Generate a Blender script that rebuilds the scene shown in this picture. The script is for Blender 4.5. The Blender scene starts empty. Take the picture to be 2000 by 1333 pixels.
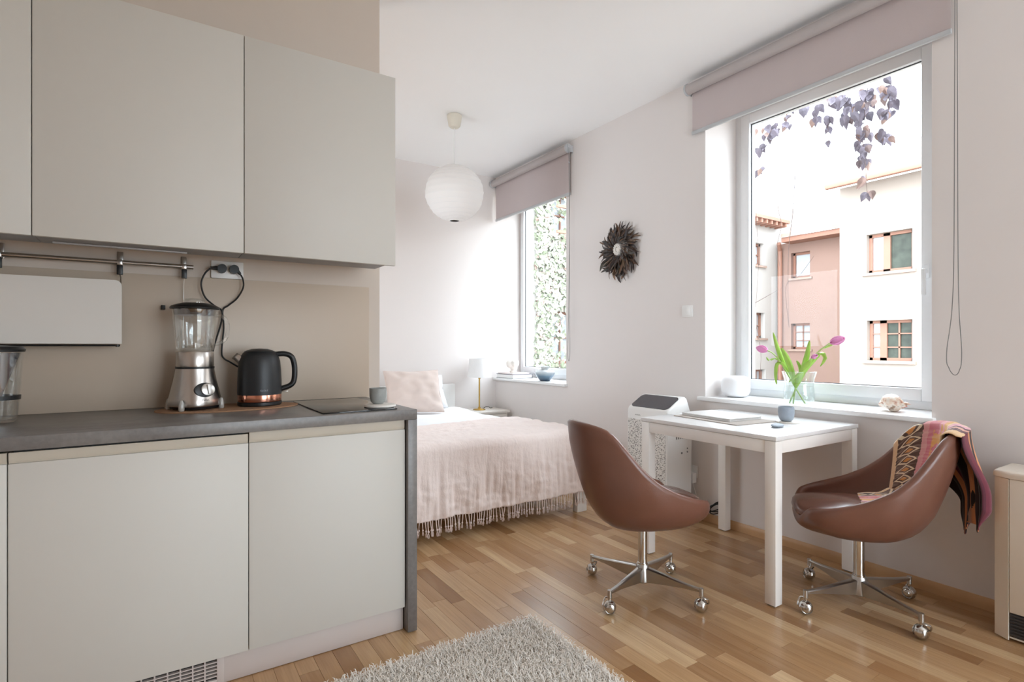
import bpy, bmesh, math, random
from math import sin, cos, pi, sqrt, atan2, radians
from mathutils import Vector, Matrix, noise

random.seed(11)
SC = bpy.context.scene
COL = SC.collection

# ------------------------------------------------------------------ camera
CAM_H = 1.15
FPX, CX, CY = 1063.7, 1000.0, 676.0          # focal length / principal point in 2000x1333 pixels
YAW = radians(33.16)
cam_data = bpy.data.cameras.new('camera')
cam_data.sensor_width = 36.0
cam_data.lens = 36.0 * FPX / 2000.0
cam_data.shift_y = (CY - 666.5) / 2000.0
cam_data.clip_start = 0.05
cam_data.clip_end = 200
cam = bpy.data.objects.new('camera', cam_data)
COL.objects.link(cam)
cam.location = (0, 0, CAM_H)
cam.rotation_euler = (pi / 2, 0, -YAW)
SC.camera = cam

# ------------------------------------------------------------------ world (bright overcast sky), exposure
world = bpy.data.worlds.new('sky')
SC.world = world
world.use_nodes = True
wn = world.node_tree
wn.nodes.clear()
w_out = wn.nodes.new('ShaderNodeOutputWorld')
w_bg = wn.nodes.new('ShaderNodeBackground')
w_bg.inputs['Color'].default_value = (0.825, 0.915, 1.0, 1)
w_bg.inputs['Strength'].default_value = 10.4
wn.links.new(w_bg.outputs[0], w_out.inputs[0])

vs = SC.view_settings
vs.view_transform = 'Standard'
vs.look = 'None'
vs.gamma = 1.0
vs.use_curve_mapping = False
vs.exposure = 0.0
SC.display_settings.display_device = 'sRGB'
SC.cycles.max_bounces = 10
SC.cycles.diffuse_bounces = 7
SC.cycles.glossy_bounces = 4
SC.cycles.use_adaptive_sampling = True
SC.cycles.adaptive_threshold = 0.035
SC.cycles.transmission_bounces = 8
SC.cycles.transparent_max_bounces = 14
SC.cycles.use_denoising = True
SC.cycles.caustics_reflective = False
SC.cycles.caustics_refractive = False
SC.cycles.sample_clamp_indirect = 8.0

# room dimensions (metres): x along the kitchen run, y away towards the bedroom, z up
XW = 3.033       # inner face of the window wall
YK = 2.69        # kitchen wall
YF = 4.962       # far bedroom wall
ZC = 2.942       # ceiling
XG = 3.36        # plane of the window frames
WIN1 = (1.057, 2.31, 0.80, 2.76)
WIN2 = (3.766, 4.962, 0.80, 2.76)
WIN3 = (-1.75, -0.50, 0.80, 2.76)
REAR_FILL = (0.8, 2.8, 0.05, 2.45)  # unseen rear opening, added and sized as fill light
WIN_FILL = (3.1, 4.2, 1.05, 2.15)      # unseen alcove opening, added to brighten the bedroom
YR = -2.6        # rear wall behind the camera
XL = -2.3        # left wall


def portal(name, loc, rot, sx, sy):
    d = bpy.data.lights.new(name, 'AREA')
    d.shape = 'RECTANGLE'
    d.size, d.size_y = sx, sy
    d.cycles.is_portal = True
    o = bpy.data.objects.new(name, d)
    COL.objects.link(o)
    o.location = loc
    o.rotation_euler = rot
    return o


for nm, w in (('portal_desk_window', WIN1), ('portal_bed_window', WIN2), ('portal_side_window', WIN3)):
    portal(nm, (XG + .12, (w[0] + w[1]) / 2, (w[2] + w[3]) / 2), (0, radians(90), 0), w[3] - w[2], w[1] - w[0])
portal('portal_fill_window', (-.05, (WIN_FILL[0] + WIN_FILL[1]) / 2, (WIN_FILL[2] + WIN_FILL[3]) / 2), (0, radians(-90), 0), WIN_FILL[3] - WIN_FILL[2], WIN_FILL[1] - WIN_FILL[0])  # serves the added alcove opening

portal('portal_rear_fill', ((REAR_FILL[0] + REAR_FILL[1]) / 2, YR - .17, (REAR_FILL[2] + REAR_FILL[3]) / 2), (radians(90), 0, 0), REAR_FILL[1] - REAR_FILL[0], REAR_FILL[3] - REAR_FILL[2])  # serves the added rear opening

# ------------------------------------------------------------------ survey helpers: sight line through a photo point, met with a real plane
_F = Vector((sin(YAW), cos(YAW), 0))
_R = Vector((cos(YAW), -sin(YAW), 0))


def _ray(px, py):
    return _F + _R * ((px - CX) / FPX) - Vector((0, 0, 1)) * ((py - CY) / FPX)


def at_x(px, py, x):
    d = _ray(px, py)
    return Vector((0, 0, CAM_H)) + d * (x / d.x)


def at_y(px, py, y):
    d = _ray(px, py)
    return Vector((0, 0, CAM_H)) + d * (y / d.y)


def at_z(px, py, z):
    d = _ray(px, py)
    return Vector((0, 0, CAM_H)) + d * ((z - CAM_H) / d.z)


# ------------------------------------------------------------------ mesh helpers
def NB():
    return bmesh.new()


def b_box(bm, lo, hi, bev=0.0, seg=2):
    r = bmesh.ops.create_cube(bm, size=1.0)
    vs_ = r['verts']
    for v in vs_:
        v.co = Vector((lo[i] + (v.co[i] + .5) * (hi[i] - lo[i]) for i in range(3)))
    if bev > 0:
        es = list({e for v in vs_ for e in v.link_edges})
        bmesh.ops.bevel(bm, geom=es, offset=bev, segments=seg, profile=.5, affect='EDGES')
    return bm


def frame_of(d):
    d = d.normalized()
    a = Vector((0, 0, 1)) if abs(d.z) < .95 else Vector((1, 0, 0))
    u = d.cross(a).normalized()
    return u, d.cross(u).normalized()


def b_cyl(bm, p0, p1, r0, r1=None, n=20, caps=True):
    p0, p1 = Vector(p0), Vector(p1)
    r1 = r0 if r1 is None else r1
    u, w = frame_of(p1 - p0)
    A = [bm.verts.new(p0 + (u * cos(2 * pi * k / n) + w * sin(2 * pi * k / n)) * r0) for k in range(n)]
    B = [bm.verts.new(p1 + (u * cos(2 * pi * k / n) + w * sin(2 * pi * k / n)) * r1) for k in range(n)]
    for k in range(n):
        bm.faces.new((A[k], A[(k + 1) % n], B[(k + 1) % n], B[k]))
    if caps:
        bm.faces.new(A[::-1])
        bm.faces.new(B)
    return bm


def b_tube(bm, pts, r, n=8, closed=False):
    pts = [Vector(p) for p in pts]
    rings, m = [], len(pts)
    u = None
    for i, p in enumerate(pts):
        if closed:
            t = pts[(i + 1) % m] - pts[i - 1]
        else:
            t = pts[min(i + 1, m - 1)] - pts[max(i - 1, 0)]
        t.normalize()
        if u is None:
            u, _ = frame_of(t)
        u = (u - t * u.dot(t)).normalized()
        w = t.cross(u)
        rr = r(i / (m - 1)) if callable(r) else r
        rings.append([bm.verts.new(p + (u * cos(2 * pi * k / n) + w * sin(2 * pi * k / n)) * rr) for k in range(n)])
    for i in range(m if closed else m - 1):
        A, B = rings[i], rings[(i + 1) % m]
        for k in range(n):
            bm.faces.new((A[k], A[(k + 1) % n], B[(k + 1) % n], B[k]))
    if not closed:
        bm.faces.new(rings[0][::-1])
        bm.faces.new(rings[-1])
    return bm


def b_lathe(bm, prof, c=(0, 0, 0), n=32, fn=None):
    c = Vector(c)
    rings = []
    for (r, z) in prof:
        if r < 1e-6:
            rings.append([bm.verts.new(c + Vector((0, 0, z)))])
        else:
            ring = []
            for k in range(n):
                a = 2 * pi * k / n
                rr = r * (fn(a, z) if fn else 1)
                ring.append(bm.verts.new(c + Vector((rr * cos(a), rr * sin(a), z))))
            rings.append(ring)
    for A, B in zip(rings, rings[1:]):
        if len(A) == 1 and len(B) == 1:
            continue
        for k in range(n):
            k2 = (k + 1) % n
            if len(A) == 1:
                bm.faces.new((A[0], B[k2], B[k]))
            elif len(B) == 1:
                bm.faces.new((A[k], A[k2], B[0]))
            else:
                bm.faces.new((A[k], A[k2], B[k2], B[k]))
    return bm


def b_ball(bm, c, r, sc=(1, 1, 1), n=16, m=10):
    b = NB()
    prof = [(r * sin(pi * i / m), -r * cos(pi * i / m)) for i in range(m + 1)]
    prof[0] = (0, -r)
    prof[-1] = (0, r)
    start = len(bm.verts)
    b.free()
    old = set(bm.verts)
    b_lathe(bm, prof, (0, 0, 0), n)
    for v in bm.verts:
        if v not in old:
            v.co = Vector((v.co.x * sc[0] + c[0], v.co.y * sc[1] + c[1], v.co.z * sc[2] + c[2]))
    return bm


def b_prism(bm, poly, axis, a, b):
    """extrude a 2-D outline along an axis; poly in the other two axes in xyz order"""
    def P(p, t):
        q = list(p)
        q.insert(axis, t)
        return Vector(q)
    A = [bm.verts.new(P(p, a)) for p in poly]
    B = [bm.verts.new(P(p, b)) for p in poly]
    n = len(poly)
    for k in range(n):
        bm.faces.new((A[k], A[(k + 1) % n], B[(k + 1) % n], B[k]))
    bm.faces.new(A[::-1])
    bm.faces.new(B)
    return bm


def b_grid(bm, fn, nu, nv, uv=False):
    rows = [[bm.verts.new(fn(i / nu, j / nv)) for i in range(nu + 1)] for j in range(nv + 1)]
    lay = bm.loops.layers.uv.verify() if uv else None
    for j in range(nv):
        for i in range(nu):
            f = bm.faces.new((rows[j][i], rows[j][i + 1], rows[j + 1][i + 1], rows[j + 1][i]))
            if uv:
                for l, (a, b) in zip(f.loops, ((i, j), (i + 1, j), (i + 1, j + 1), (i, j + 1))):
                    l[lay].uv = (a / nu, b / nv)
    return bm


def b_strip(bm, pts, wid, side, fold=0.0):
    """a blade: centre line pts, width function wid(t), side vector, folded into a shallow V"""
    pts = [Vector(p) for p in pts]
    n = len(pts) - 1
    rows = []
    for i, p in enumerate(pts):
        t = pts[min(i + 1, n)] - pts[max(i - 1, 0)]
        t.normalize()
        s = Vector(side)
        s = (s - t * s.dot(t)).normalized()
        nn = t.cross(s)
        w = wid(i / n)
        rows.append([bm.verts.new(p - s * w + nn * fold * w), bm.verts.new(p), bm.verts.new(p + s * w + nn * fold * w)])
    for A, B in zip(rows, rows[1:]):
        for k in range(2):
            bm.faces.new((A[k], A[k + 1], B[k + 1], B[k]))
    return bm


def wmat(o):
    m = Matrix.Identity(4)
    while o is not None:
        m = o.matrix_basis @ m
        o = o.parent
    return m


def obj(name, bm, mat, parent=None, local=False, smooth=35, solid=0.0, subsurf=0):
    """one mesh object; coordinates are world unless local"""
    bmesh.ops.recalc_face_normals(bm, faces=bm.faces[:])
    me = bpy.data.meshes.new(name)
    bm.to_mesh(me)
    bm.free()
    if parent is not None and not local:
        me.transform(wmat(parent).inverted())
    me.materials.append(mat)
    if smooth:
        for p in me.polygons:
            p.use_smooth = True
        if smooth < 180:
            me.set_sharp_from_angle(angle=radians(smooth))
    o = bpy.data.objects.new(name, me)
    COL.objects.link(o)
    o.parent = parent
    if solid:
        md = o.modifiers.new('thickness', 'SOLIDIFY')
        md.thickness = solid
        md.offset = 0
    if subsurf:
        md = o.modifiers.new('smooth', 'SUBSURF')
        md.levels = md.render_levels = subsurf
    return o


def boxo(name, lo, hi, mat, parent=None, bev=.002, seg=2, local=False):
    return obj(name, b_box(NB(), lo, hi, bev, seg), mat, parent, local)


def tag(o, label, cat, group=None):
    o['label'] = label
    o['category'] = cat
    if group:
        o['group'] = group
    return o


def thing(name, label, cat, loc=(0, 0, 0), rz=0.0, group=None):
    o = bpy.data.objects.new(name, None)
    o.empty_display_size = .05
    COL.objects.link(o)
    o.location = loc
    o.rotation_euler = (0, 0, rz)
    return tag(o, label, cat, group)


def struct(o):
    o['kind'] = 'structure'
    return o


def clone(src, parent, loc=(0, 0, 0), rot=(0, 0, 0), scale=(1, 1, 1)):
    o = src.copy()
    COL.objects.link(o)
    o.parent = parent
    o.location = loc
    o.rotation_euler = rot
    o.scale = scale
    return o


def copy_tree(root):
    r = root.copy()
    COL.objects.link(r)
    for ch in root.children:
        c = ch.copy()
        COL.objects.link(c)
        c.parent = r
        for g in ch.children:
            d = g.copy()
            COL.objects.link(d)
            d.parent = c
    return r


def spline(pts, n=40, closed=False):
    """Catmull-Rom through points"""
    P = [Vector(p) for p in pts]
    m = len(P)
    out = []
    segs = m if closed else m - 1
    for s in range(segs):
        if closed:
            p0, p1, p2, p3 = P[s - 1], P[s], P[(s + 1) % m], P[(s + 2) % m]
        else:
            p0, p1, p2, p3 = P[max(s - 1, 0)], P[s], P[s + 1], P[min(s + 2, m - 1)]
        k = max(2, n // segs)
        for i in range(k):
            t = i / k
            out.append(.5 * ((2 * p1) + (p2 - p0) * t + (2 * p0 - 5 * p1 + 4 * p2 - p3) * t * t + (3 * p1 - p0 - 3 * p2 + p3) * t ** 3))
    if not closed:
        out.append(P[-1])
    return out


def interp(tab, x):
    if x <= tab[0][0]:
        return tab[0][1]
    for (a, va), (b, vb) in zip(tab, tab[1:]):
        if x <= b:
            t = (x - a) / (b - a)
            return va + (vb - va) * t
    return tab[-1][1]


def smooth01(t):
    t = max(0, min(1, t))
    return t * t * (3 - 2 * t)


# ------------------------------------------------------------------ materials
def lin(c):
    return tuple(((v / 255) / 12.92 if v / 255 <= .04045 else ((v / 255 + .055) / 1.055) ** 2.4) for v in c)


class Nodes:
    def __init__(self, name):
        self.m = bpy.data.materials.new(name)
        self.m.use_nodes = True
        self.t = self.m.node_tree
        self.t.nodes.clear()
        self.out = self.n('ShaderNodeOutputMaterial')

    def n(self, kind, **kw):
        nd = self.t.nodes.new(kind)
        for k, v in kw.items():
            if k in nd.inputs.keys() if isinstance(k, str) else False:
                nd.inputs[k].default_value = v
            else:
                setattr(nd, k, v)
        return nd

    def l(self, a, b):
        self.t.links.new(a, b)

    def math(self, op, a, b=None, c=None, clamp=False):
        nd = self.t.nodes.new('ShaderNodeMath')
        nd.operation = op
        nd.use_clamp = clamp
        for i, v in enumerate((a, b, c)):
            if v is None:
                continue
            if isinstance(v, (int, float)):
                nd.inputs[i].default_value = v
            else:
                self.l(v, nd.inputs[i])
        return nd.outputs[0]

    def mix(self, fac, a, b, blend='MIX'):
        nd = self.t.nodes.new('ShaderNodeMix')
        nd.data_type = 'RGBA'
        nd.blend_type = blend
        for key, v in ((0, fac), (6, a), (7, b)):
            if isinstance(v, (int, float)):
                nd.inputs[key].default_value = v
            elif isinstance(v, tuple):
                nd.inputs[key].default_value = (*v[:3], 1)
            else:
                self.l(v, nd.inputs[key])
        return nd.outputs[2]

    def noise(self, scale, detail=3, vec=None, rough=.5):
        nd = self.t.nodes.new('ShaderNodeTexNoise')
        nd.inputs['Scale'].default_value = scale
        nd.inputs['Detail'].default_value = detail
        nd.inputs['Roughness'].default_value = rough
        if vec is not None:
            self.l(vec, nd.inputs['Vector'])
        return nd

    def ramp(self, fac, stops, interp_='LINEAR'):
        nd = self.t.nodes.new('ShaderNodeValToRGB')
        cr = nd.color_ramp
        cr.interpolation = interp_
        while len(cr.elements) < len(stops):
            cr.elements.new(.5)
        for e, (p, c) in zip(cr.elements, stops):
            e.position = p
            e.color = (*c[:3], 1) if isinstance(c, tuple) else (c, c, c, 1)
        self.l(fac, nd.inputs[0])
        return nd.outputs[0]

    def mapping(self, vec, scale=(1, 1, 1), loc=(0, 0, 0)):
        nd = self.t.nodes.new('ShaderNodeMapping')
        nd.inputs['Scale'].default_value = scale
        nd.inputs['Location'].default_value = loc
        self.l(vec, nd.inputs['Vector'])
        return nd.outputs[0]

    def bump(self, height, strength=.2, dist=.002):
        nd = self.t.nodes.new('ShaderNodeBump')
        nd.inputs['Strength'].default_value = strength
        nd.inputs['Distance'].default_value = dist
        self.l(height, nd.inputs['Height'])
        return nd.outputs[0]

    def bsdf(self, **kw):
        nd = self.t.nodes.new('ShaderNodeBsdfPrincipled')
        names = dict(color='Base Color', rough='Roughness', metal='Metallic', normal='Normal', spec='Specular IOR Level',
                     sheen='Sheen Weight', coat='Coat Weight', coat_rough='Coat Roughness', sss='Subsurface Weight', trans='Transmission Weight', alpha='Alpha', ior='IOR')
        for k, v in kw.items():
            s = nd.inputs[names[k]]
            if isinstance(v, (int, float)):
                s.default_value = v
            elif isinstance(v, tuple):
                s.default_value = (*v[:3], 1)
            else:
                self.l(v, s)
        self.l(nd.outputs[0], self.out.inputs[0])
        return nd

    def pos(self):
        return self.t.nodes.new('ShaderNodeNewGeometry').outputs['Position']

    def objco(self):
        return self.t.nodes.new('ShaderNodeTexCoord').outputs['Object']

    def rnd(self):
        return self.t.nodes.new('ShaderNodeObjectInfo').outputs['Random']

    def isl(self):
        return self.t.nodes.new('ShaderNodeNewGeometry').outputs['Random Per Island']


def M(name, rgb, rough=.5, metal=0.0, var=.04, vscale=6.0, bump=0.0, bscale=60.0, **kw):
    k = Nodes(name)
    base = lin(rgb)
    co = k.objco()
    nz = k.noise(vscale, 3, co)
    col = k.mix(nz.outputs[0], tuple(c * (1 - var) for c in base), tuple(min(1, c * (1 + var)) for c in base))
    args = dict(color=col, rough=rough, metal=metal, **kw)
    if bump:
        nb = k.noise(bscale, 4, co)
        args['normal'] = k.bump(nb.outputs[0], bump)
    k.bsdf(**args)
    return k.m


def M_glass(name, tint=(1, 1, 1), refl=.06, edge=.5, rough=.0):
    """thin clear sheet: see-through with a fresnel sheen"""
    k = Nodes(name)
    tr = k.n('ShaderNodeBsdfTransparent')
    tr.inputs[0].default_value = (*tint, 1)
    gl = k.n('ShaderNodeBsdfGlossy')
    gl.inputs['Roughness'].default_value = rough
    gl.inputs['Color'].default_value = (1, 1, 1, 1)
    lw = k.n('ShaderNodeLayerWeight')
    lw.inputs['Blend'].default_value = .35
    f = k.math('MULTIPLY_ADD', k.math('POWER', lw.outputs['Facing'], 2.5), edge, refl, clamp=True)
    mx = k.n('ShaderNodeMixShader')
    k.l(f, mx.inputs[0])
    k.l(tr.outputs[0], mx.inputs[1])
    k.l(gl.outputs[0], mx.inputs[2])
    k.l(mx.outputs[0], k.out.inputs[0])
    return k.m


def M_plank():
    k = Nodes('oak_floor')
    P = k.pos()
    r = k.math('FRACT', k.math('ADD', k.rnd(), k.isl()))
    off = k.n('ShaderNodeCombineXYZ')
    k.l(k.math('MULTIPLY', r, 31.0), off.inputs[0])
    k.l(k.math('MULTIPLY', r, 17.0), off.inputs[1])
    add = k.n('ShaderNodeVectorMath', operation='ADD')
    k.l(P, add.inputs[0])
    k.l(off.outputs[0], add.inputs[1])
    g1 = k.noise(1.0, 5, k.mapping(add.outputs[0], (34, 1.6, 10)), .6)
    g2 = k.noise(1.0, 3, k.mapping(add.outputs[0], (130, 4, 10)), .6)
    g3 = k.noise(1.0, 2, k.mapping(add.outputs[0], (9, 2.2, 10)), .5)
    tone = k.ramp(r, [(0, lin((152, 112, 74))), (.2, lin((178, 138, 97))), (.45, lin((192, 153, 111))), (.7, lin((204, 167, 124))), (.9, lin((222, 190, 148))), (1, lin((168, 124, 83)))])
    c = k.mix(k.math('MULTIPLY', k.ramp(g1.outputs[0], [(.35, 0.0), (.7, 1.0)]), .34), tone, lin((138, 96, 58)), 'MIX')
    c = k.mix(k.math('MULTIPLY', k.ramp(g2.outputs[0], [(.45, 0.0), (.75, 1.0)]), .25), c, lin((120, 82, 50)))
    c = k.mix(k.math('MULTIPLY', k.ramp(g3.outputs[0], [(.5, 0.0), (.8, 1.0)]), .25), c, lin((222, 190, 148)))
    knot = k.noise(1.0, 1, k.mapping(add.outputs[0], (9, 4, 10), (4, 7, 0)))
    c = k.mix(k.math('MULTIPLY', k.ramp(knot.outputs[0], [(.80, 0.0), (.86, 1.0)]), .7), c, lin((88, 56, 34)))
    k.bsdf(color=c, rough=k.math('MULTIPLY_ADD', g1.outputs[0], .10, .20), spec=.72, normal=k.bump(g2.outputs[0], .08, .001))
    return k.m


def M_wall(name, rgb):
    k = Nodes(name)
    nz = k.noise(2.0, 3, k.pos())
    b = lin(rgb)
    c = k.mix(nz.outputs[0], tuple(x * .985 for x in b), tuple(min(1, x * 1.015) for x in b))
    nb = k.noise(180.0, 3, k.pos())
    k.bsdf(color=c, rough=.75, spec=.25, normal=k.bump(nb.outputs[0], .05, .001))
    return k.m


def M_stone(name, a, b, rough=.4):
    k = Nodes(name)
    co = k.pos()
    n1 = k.noise(5.0, 6, k.mapping(co, (1, 3, 1)), .6)
    n2 = k.noise(70.0, 4, co, .6)
    f = k.math('ADD', k.math('MULTIPLY', n1.outputs[0], .65), k.math('MULTIPLY', n2.outputs[0], .35))
    c = k.ramp(f, [(.35, lin(a)), (.65, lin(b))])
    k.bsdf(color=c, rough=rough, spec=.5, normal=k.bump(n2.outputs[0], .06, .001))
    return k.m


def M_cloth(name, rgb, wave=900.0, var=.06, sheen=.3, rough=.9):
    k = Nodes(name)
    co = k.objco()
    n1 = k.noise(9.0, 4, co)
    n2 = k.noise(wave / 3, 2, co)
    b = lin(rgb)
    c = k.mix(n1.outputs[0], tuple(x * (1 - var) for x in b), tuple(min(1, x * (1 + var)) for x in b))
    c = k.mix(k.math('MULTIPLY', n2.outputs[0], .25), c, tuple(x * .75 for x in b))
    k.bsdf(color=c, rough=rough, sheen=sheen, spec=.2, normal=k.bump(n2.outputs[0], .25, .001))
    return k.m


MT = dict(
    wall=M_wall('greige_wall_paint', (228, 222, 219)),
    kwall=M_wall('shade_darkened_kitchen_wall', (206, 195, 184)),  # darker tan carries the shade on this wall in its colour
    ceil=M_wall('white_ceiling_paint', (245, 245, 245)),
    plank=M_plank(),
    base_oak=M('oak_skirting', (198, 158, 116), .4, var=.12, vscale=9),
    frame=M('white_window_plastic', (232, 234, 236), .3, var=.01),
    gasket=M('dark_gasket', (60, 62, 66), .6),
    pane=M_glass('window_glass', (.98, .99, .99), .008, .35),
    sill=M('white_sill_board', (236, 236, 236), .35, var=.01),
    cab=M('matt_cream_lacquer', (200, 197, 190), .5, var=.012, vscale=3),
    cabside=M('cream_cabinet_board', (214, 208, 199), .55, var=.02),
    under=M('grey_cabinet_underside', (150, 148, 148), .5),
    grip=M('beige_grip_profile', (192, 183, 168), .45),
    dark=M('black_gap', (22, 22, 22), .7),
    plinth=M('taupe_plinth', (196, 186, 181), .5),
    stone=M_stone('grey_concrete_laminate', (98, 94, 92), (126, 122, 119), .33),
    splash=M('beige_backsplash_laminate', (188, 172, 154), .4, var=.02),
    steel=M('brushed_steel', (190, 185, 180), .28, 1.0, var=.05, vscale=3),
    chrome=M('polished_chrome', (205, 203, 200), .12, 1.0, var=.02),
    satin=M('satin_aluminium', (196, 194, 190), .3, 1.0, var=.03),
    black=M('black_plastic', (24, 24, 25), .4),
    matte=M('matt_black_kettle', (34, 35, 37), .42, spec=.45),
    copper=M('copper_band', (214, 150, 126), .16, 1.0),
    glass=M_glass('clear_glass', (.93, .94, .94), .11, 1.0, .03),
    glass2=M_glass('thin_vase_glass', (.96, .98, .98), .06, .8, .01),
    water=M_glass('water', (.97, .98, .975), .02, .2),
    cork=M('cork_mat', (160, 122, 92), .8, var=.2, vscale=120, bump=.4, bscale=200),
    hob=M('black_glass_hob', (18, 18, 19), .06, var=.0, spec=.6),
    white=M('white_plastic', (235, 234, 232), .35, var=.01),
    enamel=M('cream_enamel', (218, 213, 206), .35, var=.015),
    leather=M('brown_leather', (116, 78, 64), .30, var=.14, vscale=9, bump=.12, bscale=260, spec=.5),
    leather_seat=M('dark_brown_leather_seat', (112, 78, 68), .17, var=.12, vscale=9, bump=.1, bscale=260, spec=.55),
    table=M('white_lacquer_table', (246, 243, 239), .3, var=.01),
    tabletop=M('white_table_top', (236, 236, 236), .22, var=.008),
    sheet=M_cloth('white_cotton', (240, 241, 243), 700, .02),
    pink=None,
    pinkpillow=M_cloth('blush_pillow_linen', (222, 206, 198), 900, .06),
    fringe=M_cloth('blush_fringe', (230, 212, 204), 900, .05),
    bedwood=M('white_bed_lacquer', (232, 231, 228), .4),
    washed=M('white_washed_wood', (222, 217, 210), .5, var=.06),
    brass=M('brushed_brass', (196, 160, 84), .25, 1.0),
    shade=M('white_lamp_shade', (240, 240, 240), .8, sss=.0),
    blind=M_cloth('mauve_grey_blind_fabric', (200, 188, 187), 1200, .02, .1),
    blindtube=M_cloth('grey_blind_tube', (184, 176, 174), 1200, .02, .1),
    alu=M('pale_grey_rail', (190, 192, 194), .4),
    chain=M('grey_chain', (120, 118, 116), .4),
    bluegrey=M('blue_grey_ceramic', (150, 160, 171), .5, var=.12, vscale=40),
    greyceramic=M('speckled_grey_ceramic', (150, 153, 150), .5, var=.14, vscale=60),
    offceramic=M('off_white_ceramic', (226, 221, 214), .5, var=.04),
    knit=M('white_knit_fabric', (236, 236, 238), .85, var=.03, vscale=200, bump=.3, bscale=400),
    tin=M('silver_laptop', (222, 221, 219), .35, .3),
    felt=M('grey_felt_sleeve', (176, 166, 158), .9, var=.05, vscale=90),
    heater=M('cream_heater_enamel', (238, 230, 217), .4, var=.015),
    grille=M('dark_brown_grille', (58, 52, 50), .55, var=.1),
    leaf=M('tulip_leaf', (158, 196, 84), .45, var=.15, vscale=20),
    stem=M('tulip_stem', (172, 200, 120), .5, var=.1),
    petal=M('pink_tulip_petal', (238, 160, 208), .5, var=.18, vscale=25),
    plaster=M('courtyard_plaster', (150, 138, 128), .9, var=.1, vscale=1.2, bump=.5, bscale=14),
    plaster2=M('courtyard_plaster_pink', (146, 118, 106), .9, var=.1, vscale=1.2, bump=.5, bscale=14),
    plaster3=M('pale_plaster', (178, 173, 167), .9, var=.05, vscale=1.2),
    redwood=M('red_brown_window_wood', (146, 104, 86), .6, var=.12),
    extglass=M('dark_outdoor_pane', (66, 70, 62), .15, var=.6, vscale=7, spec=.15),
    curtain=M('white_net_curtain', (176, 180, 184), .8, var=.1, vscale=14),
    tile=M('brown_roof_tile', (160, 136, 122), .8, var=.2, vscale=8),
    ground=M('courtyard_gravel', (132, 124, 114), .95, var=.15, vscale=3),
)


def M_linen():
    k = Nodes('blush_linen')
    P = k.pos()
    b = lin((240, 225, 219))
    n1 = k.noise(7.0, 4, P)
    cr = k.noise(1.0, 6, k.mapping(P, (46, 20, 9)), .65)
    cr2 = k.noise(38.0, 5, P, .6)
    wv = k.noise(420.0, 2, P)
    c = k.mix(n1.outputs[0], tuple(x * .95 for x in b), tuple(min(1, x * 1.05) for x in b))
    c = k.mix(k.math('MULTIPLY', wv.outputs[0], .22), c, tuple(x * .72 for x in b))
    h = k.math('ADD', k.math('MULTIPLY', cr.outputs[0], 1.0), k.math('MULTIPLY', cr2.outputs[0], .5))
    k.bsdf(color=c, rough=.92, sheen=.2, spec=.15, normal=k.bump(h, .40, .02))
    return k.m


MT['pink'] = M_linen()
MT['clearfoot'] = M('frosted_clear_plastic', (168, 164, 158), .12, spec=.8)

# ================================================================== THE SETTING
def wall_x(bm, x0, x1, y0, y1, z0, z1, holes):
    """wall slab of thickness x0..x1 with rectangular holes (ya, yb, za, zb)"""
    ys = sorted({y0, y1, *[h[0] for h in holes], *[h[1] for h in holes]})
    for a, b in zip(ys, ys[1:]):
        mid = (a + b) / 2
        hs = sorted([h for h in holes if h[0] < mid < h[1]], key=lambda h: h[2])
        z = z0
        for h in hs:
            if h[2] > z:
                b_box(bm, (x0, a, z), (x1, b, h[2]))
            z = h[3]
        if z < z1:
            b_box(bm, (x0, a, z), (x1, b, z1))
    return bm


def swap_xy(bm):
    for v in bm.verts:
        v.co.x, v.co.y = v.co.y, v.co.x
    return bm


wall_right = struct(obj('wall_right', wall_x(NB(), XW, XW + .42, YR - .3, YF, -.2, ZC + .3, [WIN1, WIN2, WIN3]), MT['wall'], smooth=0))
wall_back = struct(obj('wall_back', b_box(NB(), (-.2, YF, -.2), (XW + .42, YF + .3, ZC + .3)), MT['wall'], smooth=0))
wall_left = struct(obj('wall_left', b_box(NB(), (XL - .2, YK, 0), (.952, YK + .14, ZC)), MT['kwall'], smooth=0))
wall_alcove = struct(obj('wall_alcove', wall_x(NB(), .0, .2, YK + .14, YF, -.2, ZC + .3, [WIN_FILL]), MT['wall'], smooth=0))
wall_side = struct(obj('wall_side', b_box(NB(), (XL - .2, YR, -.2), (XL, YK, ZC + .3)), MT['wall'], smooth=0))
wall_rear = struct(obj('wall_rear', swap_xy(wall_x(NB(), YR - .3, YR, XL - .2, XW, -.2, ZC + .3, [REAR_FILL])), MT['wall'], smooth=0))
ceiling = struct(obj('ceiling', b_box(NB(), (XL - .2, YR - .3, ZC), (XW + .42, YF + .3, ZC + .3)), MT['ceil'], smooth=0))
# the ceiling slab overlaps the wall heads; the floor slab carries the parquet strips
floor = struct(obj('floor', b_box(NB(), (XL, YR, -.2), (XW, YF, -.012)), MT['base_oak'], smooth=0))

# ---- oak strip parquet: strips run along the window wall
ROW = .0685
GAP = .0006
rugbox = (-.15, 1.30, .35, 1.84)


def px_of(p):
    v = Vector(p) - Vector((0, 0, CAM_H))
    d = v.dot(_F)
    if d < .2:
        return None
    return CX + FPX * v.dot(_R) / d, CY - FPX * v.z / d


strips = []
rr = random.Random(5)
x = XW - .0125 - ROW * int((XW - .0125 - XL) / ROW)
row = 0
while x + ROW < XW - .012:
    y = YR + .01 - rr.random() * .5
    while y < YF - .02:
        L = rr.choice((.24, .31, .36, .42, .47, .55, .62))
        a, b = max(y, YR + .01), min(y + L, YF - .01)
        if b - a > .02:
            strips.append((x, a, x + ROW, b))
        y += L
    x += ROW
    row += 1


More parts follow.
